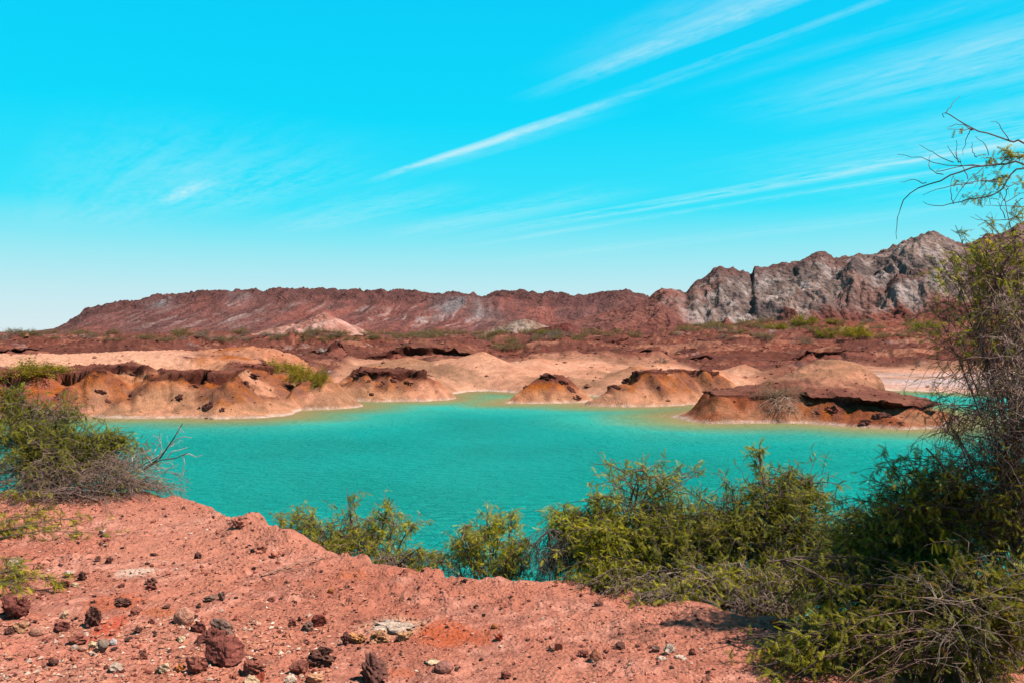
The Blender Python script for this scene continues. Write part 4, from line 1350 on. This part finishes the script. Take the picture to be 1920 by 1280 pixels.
# big bush at the left: green above, a skirt of grey dead twigs below
bush('desert_bush', 'large desert bush with green top and grey dead twigs at the left bank', root_at(95, 8.6), [
    lobe(45, 800, 8.7, 120, 62, 70, 600, 1900, G_DRK + G_OLV[:2], limbs=3, up=.5, size=.065),
    lobe(150, 830, 8.6, 110, 55, 70, 600, 1900, G_OLV + G_DRK, limbs=3, up=.4, size=.065),
    lobe(5, 750, 9.0, 60, 40, 30, 240, 600, G_DRK, limbs=2, up=.4, size=.065),
    lobe(215, 845, 8.6, 60, 42, 30, 200, 420, G_OLV + G_YEL[:1], limbs=2, size=.06),
    lobe(110, 770, 8.8, 95, 35, 40, 260, 90, G_DRK, limbs=1, up=.8, tc=T_GREY, r2=.004),
    lobe(60, 890, 8.3, 150, 52, 130, 900, 260, G_OLV, limbs=4, tc=(.20, .125, .10), droop=.3, arch=.3, vz=.9, r2=.0036, r3=.0023, tl=.36, wig=.3, lr=.012),
    lobe(190, 895, 8.25, 120, 48, 130, 900, 260, G_OLV, limbs=4, tc=(.20, .125, .10), droop=.3, arch=.3, vz=.9, r2=.0036, r3=.0023, tl=.36, wig=.3, lr=.012),
    lobe(265, 915, 8.15, 85, 30, 90, 640, 90, G_OLV, limbs=3, tc=(.20, .125, .10), droop=.3, vz=.8, r2=.0034, r3=.0023, tl=.4, wig=.3, lr=.01),
    lobe(130, 925, 8.0, 190, 20, 90, 640, 20, G_OLV, limbs=3, tc=(.20, .125, .10), droop=.3, vz=.6, r2=.0034, r3=.0023, tl=.2, wig=.3, lr=.01),
    lobe(120, 850, 8.4, 130, 40, 60, 420, 1500, G_DRK + G_OLV[:2], limbs=3, up=.3, size=.06, lr=.012),
    lobe(285, 850, 8.5, 55, 40, 14, 36, 0, G_OLV, limbs=3, tc=(.28, .2, .17), up=.6, r2=.0045, r3=.0025, tl=.6, arch=.05, wig=.22, lr=.008),
], 31, .02)

# dead branch leaning over the water from that bush
def dead_branch():
    rng = np.random.default_rng(5)
    b0 = P(275, 880, 8.4)
    root = bpy.data.objects.new('dead_branch', None); COL.objects.link(root); root.location = b0
    root['label'] = 'bare dark branch pointing up over the water from the left bush'; root['category'] = 'branch'
    inv = mathutils.Matrix.Translation(-mathutils.Vector(b0))
    def poly(l, d):
        return np.array([P(u, v, d) for u, v in l])
    def rs(p, n=10):
        s = np.linspace(0, len(p) - 1, n); k = np.clip(s.astype(int), 0, len(p) - 2); f = (s - k)[:, None]
        return p[k] * (1 - f) + p[k + 1] * f
    tb = Tubes(); tb.add(rs(poly([(272, 876), (300, 858), (325, 822), (342, 793)], 8.4))[None], .011, .004, (.055, .035, .03), .1, rng)
    o = link('stem', tb.mesh('stem'), M_BARK, root); o.matrix_parent_inverse = inv
    tb = Tubes(); tb.add(rs(poly([(268, 880), (300, 862), (330, 858), (352, 848)], 8.3))[None], .009, .004, (.07, .045, .04), .1, rng)
    o = link('side_branch', tb.mesh('side_branch'), M_BARK, root); o.matrix_parent_inverse = inv
    tb = Tubes()
    for l in ([(280, 870), (290, 845), (302, 828), (300, 812)], [(296, 862), (304, 840), (297, 820), (286, 815)], [(318, 835), (332, 822), (345, 818), (360, 820)], [(340, 853), (355, 850), (368, 856), (380, 852)],
              [(285, 868), (272, 850), (268, 838), (276, 826)], [(330, 815), (335, 808), (334, 800), (345, 810)], [(343, 852), (346, 868), (342, 880), (344, 890)], [(310, 862), (322, 846), (340, 842), (352, 838)]):
        tb.add(rs(poly(l, 8.35))[None], .006, .003, T_PALE, .2, rng)
    o = link('twigs', tb.mesh('twigs'), M_BARK, root, kind='stuff'); o.matrix_parent_inverse = inv


dead_branch()

# low green sprigs coming in from the left edge
def sprigs(label, u0, v0, d, ends, seed, n=18, leaf=110):
    rng = np.random.default_rng(seed)
    b0 = gp(u0, v0)
    root = bpy.data.objects.new('trailing_sprig', None); COL.objects.link(root); root.location = b0
    root['label'] = label; root['category'] = 'sprig'
    inv = mathutils.Matrix.Translation(-mathutils.Vector(b0))
    tw, lf = Tubes(), Sprays()
    for (u, v, h) in ends:
        e = gp(u, v) + np.array([0, 0, h])
        t = np.linspace(0, 1, 9)[:, None]
        mid = (b0 + e) / 2 + np.array([0, 0, .10])
        pts = (1 - t) ** 2 * b0 + 2 * t * (1 - t) * mid + t * t * e + np.cumsum(rng.normal(size=(9, 3)), 0) * .006
        tb = Tubes(); tb.add(pts[None], .006, .002, T_DARK, .1, rng)
        o = link('branch', tb.mesh('branch'), M_BARK, root); o.matrix_parent_inverse = inv
        p, tg = on(pts[None], .3, 1, n, rng)
        s3 = curve(p, unit(tg + rng.normal(size=(n, 3)) * np.array([.7, .7, .35])), rng.uniform(.08, .2, n), .35, .1, 5, rng)
        tw.add(s3, .0022, .0012, T_DARK, .3, rng)
        p, tg = on(s3, .1, 1, leaf, rng)
        lf.add(p, unit(tg + rng.normal(size=(leaf, 3)) * .6), .05, G_YEL + G_OLV[:3] + G_RUST[:1], rng)
    o = link('twigs', tw.mesh('twigs'), M_BARK, root, kind='stuff'); o.matrix_parent_inverse = inv
    o = link('foliage', lf.mesh('foliage'), M_LEAF, root, kind='stuff'); o.matrix_parent_inverse = inv


sprigs('yellow green trailing sprigs above the grey white rock at the left edge', -60, 1020, 6.6, [(70, 985, .10), (110, 1000, .06), (150, 985, .08), (195, 1010, .04), (40, 960, .2), (20, 1012, .05), (105, 965, .12)], 3)
sprigs('green trailing sprigs on the dirt below the grey white rock at the left edge', -50, 1110, 5.4, [(40, 1085, .05), (75, 1075, .06), (20, 1120, .04), (95, 1110, .03), (30, 1070, .08)], 4, 14, 90)

# sparse bushes standing between the bank and the water
bush('sparse_bush', 'airy yellow green bush with open twigs left of the pale leaning shrub', root_at(690, 6.55), [
    lobe(560, 985, 6.9, 62, 48, 35, 165, 570, G_YEL + G_OLV[:2], limbs=2, tc=T_RED, up=.45, size=.045, r2=.0035, r3=.0018),
    lobe(640, 985, 6.8, 60, 62, 40, 195, 684, G_YEL + G_OLV[:2], limbs=2, tc=T_RED, up=.5, size=.045, r2=.0035, r3=.0018),
    lobe(720, 990, 6.7, 60, 60, 40, 195, 627, G_YEL + G_OLV[:2], limbs=2, tc=T_RED, up=.5, size=.045, r2=.0035, r3=.0018),
    lobe(660, 925, 6.8, 12, 30, 5, 24, 87, G_OLV + G_RUST[:1], limbs=1, tc=T_RED, up=.6, size=.045, r2=.003),
    lobe(730, 945, 6.7, 14, 24, 5, 21, 76, G_YEL, limbs=1, tc=T_RED, up=.6, size=.045, r2=.003),
    lobe(780, 980, 6.6, 24, 20, 8, 30, 95, G_YEL + G_OLV[:1], limbs=1, tc=T_RED, up=.3, size=.045, r2=.003),
    lobe(815, 1050, 6.2, 55, 30, 34, 170, 520, G_YEL + G_OLV[:2], limbs=2, tc=T_RED, size=.043, r2=.003, r3=.0017),
    lobe(545, 1000, 6.8, 60, 36, 30, 150, 520, G_YEL + G_OLV[:2], limbs=2, tc=T_RED, size=.043, r2=.003, r3=.0017),
    lobe(680, 1030, 6.5, 110, 40, 50, 260, 900, G_YEL + G_OLV[:2], limbs=3, tc=T_RED, size=.043, r2=.003, r3=.0017),
    lobe(600, 1030, 6.7, 70, 30, 40, 225, 475, G_OLV + G_YEL[:1], limbs=2, tc=T_GREY, size=.04, r3=.002),
    lobe(750, 1045, 6.3, 65, 34, 67, 390, 247, G_OLV + G_YEL[:1], limbs=2, tc=T_GREY, size=.04, r3=.002),
], 41, .010, limb_col=T_DARK)
bush('sparse_bush', 'pale yellow leaning shrub rooted behind the bank rim beside the dense green thicket', root_at(925, 6.05), [
    lobe(890, 1010, 6.1, 60, 40, 36, 190, 640, G_YEL + G_OLV[:1], limbs=3, tc=T_RED, up=.4, size=.043, r2=.003, r3=.0016),
    lobe(970, 1030, 5.9, 50, 50, 36, 190, 640, G_YEL + G_OLV[:2], limbs=3, tc=T_RED, up=.4, size=.043, r2=.003, r3=.0016),
    lobe(935, 990, 6.2, 34, 50, 21, 105, 361, G_YEL, limbs=2, tc=T_RED, up=.6, size=.043, r2=.003, r3=.0016),
    lobe(920, 955, 6.2, 22, 22, 8, 39, 114, G_YEL, limbs=1, tc=T_RED, up=.5, size=.043, r2=.003, r3=.0016),
    lobe(975, 975, 6.2, 20, 36, 9, 39, 125, G_YEL, limbs=1, tc=T_RED, up=.6, size=.043, r2=.003, r3=.0016),
    lobe(880, 1030, 6.2, 50, 26, 29, 150, 323, G_YEL + G_OLV[:2], limbs=2, tc=T_RED, up=.2, size=.043, r2=.003, r3=.0016),
    lobe(850, 1055, 6.0, 60, 20, 35, 180, 114, G_OLV, limbs=1, tc=T_RED, size=.043, r2=.0028, r3=.0016),
    lobe(960, 1060, 5.9, 40, 34, 35, 195, 285, G_YEL + G_OLV, limbs=2, tc=T_DARK, size=.043),
], 43, .009)

# the dense bushes in the middle right
bush('desert_bush', 'dense arching green bush with drooping dark twigs at its left side', root_at(1150, 5.75), [
    lobe(1190, 985, 5.9, 135, 92, 90, 820, 2600, G_OLV + G_YEL[:2], limbs=4, up=.35, size=.05),
    lobe(1085, 975, 5.9, 75, 40, 36, 300, 1100, G_YEL + G_OLV[:1], limbs=2, up=.35, size=.05),
    lobe(1130, 1010, 5.6, 80, 40, 36, 300, 1100, G_YEL + G_OLV[:2], limbs=2, up=.35, size=.05),
    lobe(1215, 888, 6.0, 120, 24, 30, 150, 520, G_OLV + G_YEL[:2], limbs=3, tc=T_RED, up=.4, vz=.35, droop=.1, size=.05, r3=.002),
    lobe(1120, 935, 6.0, 60, 28, 14, 70, 220, G_YEL + G_OLV[:1], limbs=2, tc=T_RED, up=.3, size=.045),
    lobe(1035, 1040, 5.7, 60, 65, 80, 480, 90, G_OLV, limbs=4, tc=(.10, .075, .06), droop=.8, arch=.8, up=.1, hang=.5, r2=.003, r3=.002, tl=.5),
    lobe(1140, 1060, 5.5, 110, 34, 70, 480, 1100, G_YEL + G_OLV, limbs=3, up=.2, vz=.4, size=.05),
    lobe(1270, 1030, 5.6, 115, 85, 80, 720, 2200, G_DRK + G_OLV[:3], limbs=3, size=.05),
    lobe(1240, 1105, 5.3, 130, 30, 90, 560, 300, G_OLV, limbs=3, tc=T_GREY, droop=.4, vz=.4, r2=.0035, r3=.0024, tl=.45, wig=.25),
    lobe(1270, 1122, 5.08, 105, 22, 70, 420, 420, G_OLV + G_YEL[:1], limbs=3, tc=T_GREY, droop=.35, vz=.5, r2=.003, r3=.002, tl=.4, wig=.25, lr=.008),
    lobe(1150, 1085, 5.4, 90, 22, 50, 300, 420, G_OLV + G_YEL[:1], limbs=2, tc=T_GREY, droop=.35, vz=.5, r2=.003, r3=.002, tl=.4, wig=.25, lr=.008),
], 47, .014)
bush('desert_bush', 'tall dense dark green bush rounded at the top over the water', root_at(1440, 5.6), [
    lobe(1420, 985, 5.8, 140, 112, 110, 960, 3400, G_DRK + G_OLV, limbs=5, up=.3, size=.046),
    lobe(1480, 912, 5.8, 105, 54, 52, 460, 1700, G_OLV + G_DRK[:2], limbs=3, up=.3, size=.046),
    lobe(1545, 915, 5.8, 38, 34, 16, 110, 340, G_OLV, limbs=2, up=.3, size=.046),
    lobe(1325, 985, 5.7, 95, 75, 60, 520, 1700, G_OLV + G_YEL[:1], limbs=3, size=.046),
    lobe(1560, 1020, 5.5, 115, 105, 90, 760, 2600, G_DRK + G_OLV, limbs=4, size=.046),
    lobe(1415, 838, 5.8, 30, 24, 7, 34, 120, G_OLV + G_YEL[:2], limbs=1, tc=T_RED, up=.2, size=.05, lo=.82, arch=.02),
    lobe(1340, 1080, 5.2, 100, 36, 60, 420, 700, G_YEL + G_OLV, limbs=3, tc=T_GREY, vz=.4, size=.05, r3=.0022),
    lobe(1480, 1080, 5.2, 110, 50, 60, 420, 900, G_DRK + G_OLV, limbs=3, tc=T_GREY, vz=.5, size=.048, r3=.0022),
    lobe(1420, 1115, 5.1, 110, 36, 110, 760, 160, G_OLV, limbs=3, tc=T_GREY, droop=.4, vz=.5, r2=.0035, r3=.0024, tl=.45, wig=.25),
], 53, .014)

# the great thicket at the right edge
bush('acacia_tree', 'great tangled thorn tree filling the right edge with hanging twigs', (2.55, 4.15, near_z(2.55, 4.15) - .03), [
    lobe(1640, 1010, 4.5, 130, 90, 80, 800, 2600, G_OLV + G_YEL[3:], limbs=3, up=.25, size=.048),
    lobe(1800, 970, 4.3, 150, 110, 90, 900, 3000, G_OLV, limbs=3, up=.25, size=.048),
    lobe(1650, 1130, 4.2, 150, 90, 80, 800, 2300, G_DRK + G_OLV[:3] + G_RUST[:1], limbs=3, size=.048),
    lobe(1830, 1130, 3.9, 150, 110, 90, 900, 2600, G_DRK + G_OLV[:3] + G_RUST[:1], limbs=3, size=.048),
    lobe(1580, 1200, 4.0, 120, 60, 50, 380, 900, G_OLV + G_YEL[:1], limbs=2, size=.05, tc=T_DARK),
    lobe(1460, 1235, 3.95, 75, 45, 22, 130, 420, G_OLV + G_YEL[:1], limbs=2, up=.1, size=.05),
    lobe(1720, 1230, 3.8, 180, 60, 90, 600, 900, G_DRK, limbs=2, size=.048, tc=T_RED),
    lobe(1800, 1120, 3.7, 180, 130, 40, 110, 0, G_DRK, limbs=2, tc=(.20, .14, .11), up=0, r2=.0020, r3=.0013, tl=.4, wig=.26, lr=.006),
    # tangled curtain of fine twigs
    lobe(1890, 530, 4.3, 150, 95, 60, 280, 380, G_OLV + G_YEL[:2], limbs=5, arch=.4, up=.0, hang=.1, tc=(.15, .092, .074), r2=.003, r3=.0015, size=.044, tl=.6, wig=.32, lr=.0065),
    lobe(1900, 455, 4.3, 130, 50, 34, 130, 420, G_YEL + G_OLV[:2], limbs=2, arch=.35, up=.1, lr=.007, tc=(.15, .092, .074), size=.044, r2=.003, r3=.0015),
    lobe(1800, 490, 4.35, 70, 24, 14, 60, 150, G_YEL + G_OLV[:1], limbs=2, arch=.3, up=.1, droop=.1, lr=.006, tc=(.15, .092, .074), size=.044, r2=.0024, r3=.0014),
    lobe(1890, 650, 4.3, 165, 110, 90, 560, 220, G_OLV + G_YEL[:1], limbs=5, arch=.4, droop=.4, up=.0, hang=.5, tc=(.15, .092, .074), r2=.003, r3=.0015, tl=.42, size=.036, wig=.36, lr=.0065),
    lobe(1890, 770, 4.2, 165, 100, 95, 600, 200, G_OLV, limbs=5, arch=.4, droop=.45, up=.0, hang=.55, tc=(.15, .092, .074), r2=.003, r3=.0015, tl=.42, size=.036, wig=.36, lr=.0065),
    lobe(1910, 680, 4.0, 90, 200, 50, 320, 90, G_OLV, limbs=3, droop=.3, hang=.3, tc=T_GREY, r2=.003, r3=.0017, tl=.35, size=.036, wig=.32, lr=.0065),
    lobe(1760, 600, 4.3, 70, 70, 14, 60, 70, G_YEL + G_OLV[:1], limbs=2, arch=.3, lr=.006, tc=(.15, .092, .074), size=.04, r2=.0024, r3=.0014),
    lobe(1760, 760, 4.3, 75, 70, 16, 90, 60, G_OLV, limbs=2, arch=.3, tc=(.15, .092, .074), hang=.3, size=.036, r2=.0024, r3=.0014, wig=.3, lr=.006),
    lobe(1860, 870, 4.2, 140, 70, 70, 560, 800, G_OLV, limbs=4, arch=.3, droop=.3, hang=.2, tc=T_DARK, r2=.003, r3=.0017, tl=.45, size=.04, wig=.3, lr=.012),
    lobe(1730, 880, 4.4, 125, 45, 40, 200, 560, G_DRK + G_OLV[:2], limbs=3, up=.1, droop=.2, tc=T_DARK, size=.045, r2=.003, r3=.0017),
    lobe(1700, 945, 4.4, 150, 55, 46, 280, 900, G_OLV, limbs=3, up=.1, droop=.2, tc=T_DARK, size=.045, r2=.003, r3=.0017),
    lobe(1560, 1090, 4.3, 110, 70, 40, 320, 900, G_OLV + G_DRK, limbs=2, up=.1, size=.046),
    lobe(1910, 380, 4.25, 90, 60, 14, 40, 110, G_OLV + G_YEL[:1], limbs=2, arch=.3, up=.1, lr=.006, tc=T_DARK, size=.042, r2=.0022, r3=.0013, wig=.25),
    lobe(1780, 440, 4.3, 70, 30, 8, 22, 60, G_YEL + G_OLV[:1], limbs=1, arch=.3, lr=.005, tc=T_DARK, size=.042, r2=.002, r3=.0012, wig=.25),
], 59, .012, cat='tree', limb_col=(.11, .07, .055))


def top_branches():
    """bare arching branches against the sky, traced one by one"""
    rng = np.random.default_rng(8)
    D = 4.2
    b0 = P(2020, 420, D)
    root = bpy.data.objects.new('arching_branch', None); COL.objects.link(root); root.location = b0
    root['label'] = 'nearly bare branches arching into the sky above the thorn tree'; root['category'] = 'branch'
    inv = mathutils.Matrix.Translation(-mathutils.Vector(b0))
    tw, lf = Tubes(), Sprays()

    def z(l):                     # points read off a 3.764x enlargement of the corner at (1640, 180)
        return [(1640 + a / 3.764, 180 + b / 3.764) for a, b in l]

    def rs(l, n=14):
        p = np.array([P(u, v, D + .12 * math.sin(u * .02) + .1 * math.sin(v * .05)) for u, v in l])
        s = np.linspace(0, len(p) - 1, n); k = np.clip(s.astype(int), 0, len(p) - 2); f = s - k
        m = np.gradient(p, axis=0)
        f = f[:, None]; h = f * f * (3 - 2 * f)
        a = p[k] + m[k] * f; b = p[k + 1] + m[k + 1] * (f - 1)
        return a * (1 - h) + b * h + rng.normal(size=(n, 3)) * .0025
    main = [([(1430, 900), (1250, 620), (1054, 485), (900, 488), (740, 500), (560, 555), (420, 610), (270, 680), (185, 780), (150, 920), (160, 1010)], .0065, .0014, 22),
            ([(1430, 900), (1300, 480), (1054, 338), (960, 322), (830, 275), (700, 238), (610, 180), (500, 125), (485, 155)], .007, .0016, 18),
            ([(1430, 900), (1200, 560), (1054, 515), (980, 540), (920, 630), (860, 680), (740, 725), (640, 740), (540, 765), (400, 775), (340, 745)], .006, .0012, 20)]
    for l, r0, r1, n in main:
        tb = Tubes(); tb.add(rs(z(l), n)[None], r0, r1, (.05, .032, .03), .1, rng)
        o = link('branch', tb.mesh('branch'), M_BARK, root); o.matrix_parent_inverse = inv
    side = [[(500, 125), (540, 70), (605, 0)], [(700, 238), (620, 235), (520, 228)], [(690, 235), (650, 300), (620, 420)], [(690, 240), (610, 205), (525, 215)], [(960, 322), (905, 240), (870, 190), (825, 175)],
            [(740, 490), (540, 490), (370, 455), (250, 425), (155, 410)], [(560, 475), (430, 415), (315, 345)], [(600, 465), (550, 410), (510, 345)], [(600, 470), (575, 400), (585, 315)], [(360, 620), (280, 595), (180, 612)],
            [(700, 620), (520, 640), (340, 698)], [(760, 515), (640, 620), (545, 765)], [(560, 760), (540, 690), (550, 560)], [(800, 420), (770, 340), (705, 285)], [(1054, 860), (920, 870), (790, 885), (680, 852)],
            [(920, 860), (890, 790), (870, 740)], [(900, 600), (760, 600), (600, 605), (560, 560)], [(930, 640), (1000, 620), (1054, 560)], [(740, 490), (620, 495), (450, 540), (470, 510)], [(720, 430), (690, 390), (690, 330)],
            [(1054, 780), (980, 780), (900, 775), (780, 770)], [(1054, 720), (990, 760), (960, 840)], [(480, 555), (410, 520), (385, 470), (390, 420)], [(655, 590), (620, 500), (560, 400)], [(940, 650), (920, 720), (890, 780)], [(1054, 430), (920, 435), (790, 440)], [(1054, 400), (960, 400), (910, 365)]]
    lfs = [(940, 385, 16), (980, 430, 26), (820, 445, 18), (890, 575, 26), (870, 630, 14), (750, 585, 12), (600, 600, 8), (700, 720, 14), (645, 710, 8), (790, 700, 10), (1010, 800, 12), (1020, 430, 14), (960, 830, 8), (860, 440, 8), (590, 235, 5), (1040, 600, 8)]
    for l in side:
        tw.add(rs(z(l), 8)[None], .0026, .0011, (.085, .052, .044), .2, rng)
    for a, b, k in lfs:
        p = np.array([P(*z([(a + rng.normal() * 22, b + rng.normal() * 14)])[0], D) for _ in range(int(k * 1.6))])
        lf.add(p, unit(rng.normal(size=(len(p), 3)) + np.array([-.4, 0, 0])), .038, G_OLV + G_YEL[:1] + G_RUST, rng)
    o = link('twigs', tw.mesh('twigs'), M_BARK, root, kind='stuff'); o.matrix_parent_inverse = inv
    o = link('foliage', lf.mesh('foliage'), M_LEAF, root, kind='stuff'); o.matrix_parent_inverse = inv


top_branches()

# driftwood on the near dirt
def driftwood():
    rng = np.random.default_rng(4)
    b0 = gp(560, 1066)
    root = bpy.data.objects.new('fallen_branch', None); COL.objects.link(root); root.location = b0
    root['label'] = 'thin dry forked branch lying on the red dirt near the bank rim'; root['category'] = 'branch'
    inv = mathutils.Matrix.Translation(-mathutils.Vector(b0))
    for l, r in (([(490, 1082), (520, 1072), (560, 1064), (600, 1050), (618, 1043)], .010), ([(500, 1078), (545, 1071), (580, 1066), (598, 1063)], .006)):
        p = np.array([gp(*q) + np.array([0, 0, .012]) for q in l])
        tb = Tubes(); tb.add(p[None], r * .9, r * .3, (.24, .11, .075), .1, rng)
        o = link('stem', tb.mesh('stem'), M_BARK, root); o.matrix_parent_inverse = inv


driftwood()

# ------------------------------------------------------------------ shrubs on the far shore and the plain


def far_shrub_mesh(seed, cols, tc, n=420, up=.5):
    """a unit shrub: stems and fine upright leaf blades in a low dome"""
    rng = np.random.default_rng(seed)
    e = unit(rng.normal(size=(60, 3)) * np.array([1, 1, .5]) + np.array([0, 0, .45])); e[:, 2] = np.abs(e[:, 2])
    p0 = e * np.array([.12, .12, 0]); L = rng.uniform(.55, 1.0, 60)
    st = curve(p0, e * np.array([1, 1, .8]), L, .12, .08, 5, rng)
    tb = Tubes(); tb.add(st, .010, .005, tc, .3, rng)
    stems = tb.mesh('twigs')
    p, tg = on(st, .35, 1.0, n, rng)
    p = p + rng.normal(size=p.shape) * .05; p[:, 2] = np.abs(p[:, 2])
    sp = Sprays(LEAF_S); sp.add(p, unit(tg + rng.normal(size=p.shape) * .5 + np.array([0, 0, .3])), .27, cols, rng, .1)
    fol = sp.mesh('foliage')
    stems.materials.append(M_BARK); fol.materials.append(M_LEAF)
    return stems, fol


F_YEL = [(.27, .20, .012), (.22, .17, .012), (.32, .23, .018), (.16, .125, .012)]
F_GRN = [(.17, .155, .012), (.21, .18, .014), (.12, .115, .012)]
F_DRY = [(.19, .125, .055), (.16, .105, .05), (.15, .115, .04)]
F_GRY = [(.17, .12, .09), (.13, .095, .075)]
SM = {k: [far_shrub_mesh(i * 10 + j, c, t, n) for j in range(2)] for i, (k, c, t, n) in enumerate((('y', F_YEL, T_RED, 900), ('g', F_GRN, T_RED, 900), ('d', F_DRY, T_RED, 420), ('k', F_GRY, T_GREY, 300)))}


def far_shrub(u, v, w, h, d0, d1, kind, label, group=None, rng=None, i=0):
    p = at_shore(u, v, d0, d1)
    r = px(w / 2, p[1]); hh = px(h, p[1])
    root = bpy.data.objects.new('shrub', None); COL.objects.link(root)
    root.location = (p[0], p[1] + r * .4, p[2] - .02); root['label'] = label; root['category'] = 'shrub'
    if group:
        root['group'] = group
    root.scale = (r * 1.15, r * .9, hh * 1.45)
    root.rotation_euler = (0, 0, (u * .37) % 6.28)
    s, f = SM[kind][i % 2]
    link('twigs', s, None, root, kind='stuff'); link('foliage', f, None, root, kind='stuff')
    return root


for u, v, w, h, d0, d1, k, lab in (
        (62, 704, 96, 32, 52, 64, 'y', 'yellow green shrub on the left bank in front of the pale sand'),
        (520, 682, 78, 24, 56, 70, 'y', 'yellow green shrub behind the rounded ochre mound, left of its brighter neighbour'),
        (565, 698, 68, 34, 54, 64, 'y', 'bright yellow green shrub in the middle of the ochre mound row'),
        (598, 722, 46, 34, 54, 62, 'y', 'straw coloured shrub trailing down between two ochre mounds'),
        (1512, 608, 56, 20, 120, 300, 'g', 'greenest round shrub at the foot of the grey rock hill'),
        (1457, 617, 46, 15, 120, 280, 'g', 'low wide green shrub left of the greenest round one'),
        (1551, 633, 44, 20, 100, 220, 'g', 'round green shrub left of the brightest plain shrub'),
        (1611, 632, 58, 22, 100, 220, 'y', 'brightest yellow green shrub on the right plain'),
        (1562, 606, 28, 9, 150, 300, 'g', 'tiny green shrub right of the greenest round one'),
        (1437, 637, 42, 18, 100, 200, 'k', 'pale grey brush tuft before the low wide green shrub'),
        (1385, 625, 46, 18, 120, 240, 'd', 'olive brown shrub left of the pale grey brush tuft'),
        (1508, 645, 46, 16, 100, 180, 'k', 'grey brush tuft below the round green shrub'),
        (1300, 621, 40, 15, 120, 240, 'd', 'brown green shrub on the plain under the left end of the rock hill'),
        (1350, 616, 60, 17, 120, 260, 'd', 'wide brown shrub under the left end of the rock hill'),
        (1740, 615, 50, 18, 120, 280, 'g', 'dull green shrub seen through the thorn tree twigs'),
        (952, 653, 56, 18, 108, 180, 'd', 'wide dull olive shrub on the plain behind the central dune'),
        (1003, 638, 18, 9, 110, 200, 'd', 'small dark shrub right of the wide dull olive one'),
        (798, 622, 44, 14, 150, 300, 'd', 'dull shrub on the plain below the gashed grey scar of the mesa'),
        (1020, 618, 22, 9, 150, 300, 'g', 'small green shrub by the dark red rubble bank'),
        (940, 626, 34, 9, 140, 300, 'd', 'low brown shrub by the greenish grey bank'),
        (422, 640, 40, 12, 100, 220, 'd', 'dull olive shrub on the plain left of the grey white outcrop'),
        (340, 626, 26, 8, 150, 300, 'd', 'small dull shrub under the middle of the mesa'),
        (1110, 622, 44, 14, 150, 300, 'd', 'green brown shrub on the plain right of the rubble bank'),
        (1240, 680, 30, 14, 60, 76, 'k', 'grey brush tuft on the dune behind the mound beside the islet'),
        (22, 622, 44, 11, 200, 420, 'd', 'dark shrub on the horizon at the far left'),
        (52, 623, 26, 9, 200, 420, 'd', 'rounded shrub on the horizon right of the far left one'),
        (90, 625, 36, 9, 200, 420, 'd', 'wide shrub on the horizon before the mesa tip'),
        (142, 626, 50, 9, 180, 400, 'd', 'low shrub beneath the left tip of the mesa')):
    far_shrub(u, v, w, h, d0, d1, k, lab, i=int(u))

rr = np.random.default_rng(99)
for i in range(170):
    u = rr.uniform(0, 1760)
    v = rr.uniform(620, 640) if u < 1150 else rr.uniform(603, 636)
    w = rr.uniform(10, 38)
    k = 'd' if rr.random() < .7 else 'k'
    far_shrub(u, v, w, w * .32, 100, 330, k, 'little dry brown shrub on the plain' if k == 'd' else 'little ash grey shrub on the plain',
              'dry brown shrubs over the plain' if k == 'd' else 'ash grey shrubs over the plain', i=i)

# the dry bush hanging over the island's edge
ib = at_shore(1472, 752, 44, 52)
bush('dry_bush', 'grey dry bush hanging over the undercut edge of the island', (ib[0], ib[1] + .3, ib[2] - .05), [
    lobe(1458, 738, ib[1] + .3, 60, 14, 60, 240, 150, F_DRY + F_YEL[:1], limbs=3, tc=(.26, .15, .10), up=.4, vz=.4, droop=.3, r2=.009, r3=.006, size=.16, tl=.6),
    lobe(1472, 768, ib[1] - .9, 46, 20, 60, 120, 0, F_DRY, limbs=4, tc=(.34, .21, .155), up=-.1, droop=.6, arch=.3, r2=.012, r3=.008, tl=.6),
], 71, .025, limb_col=T_GREY)
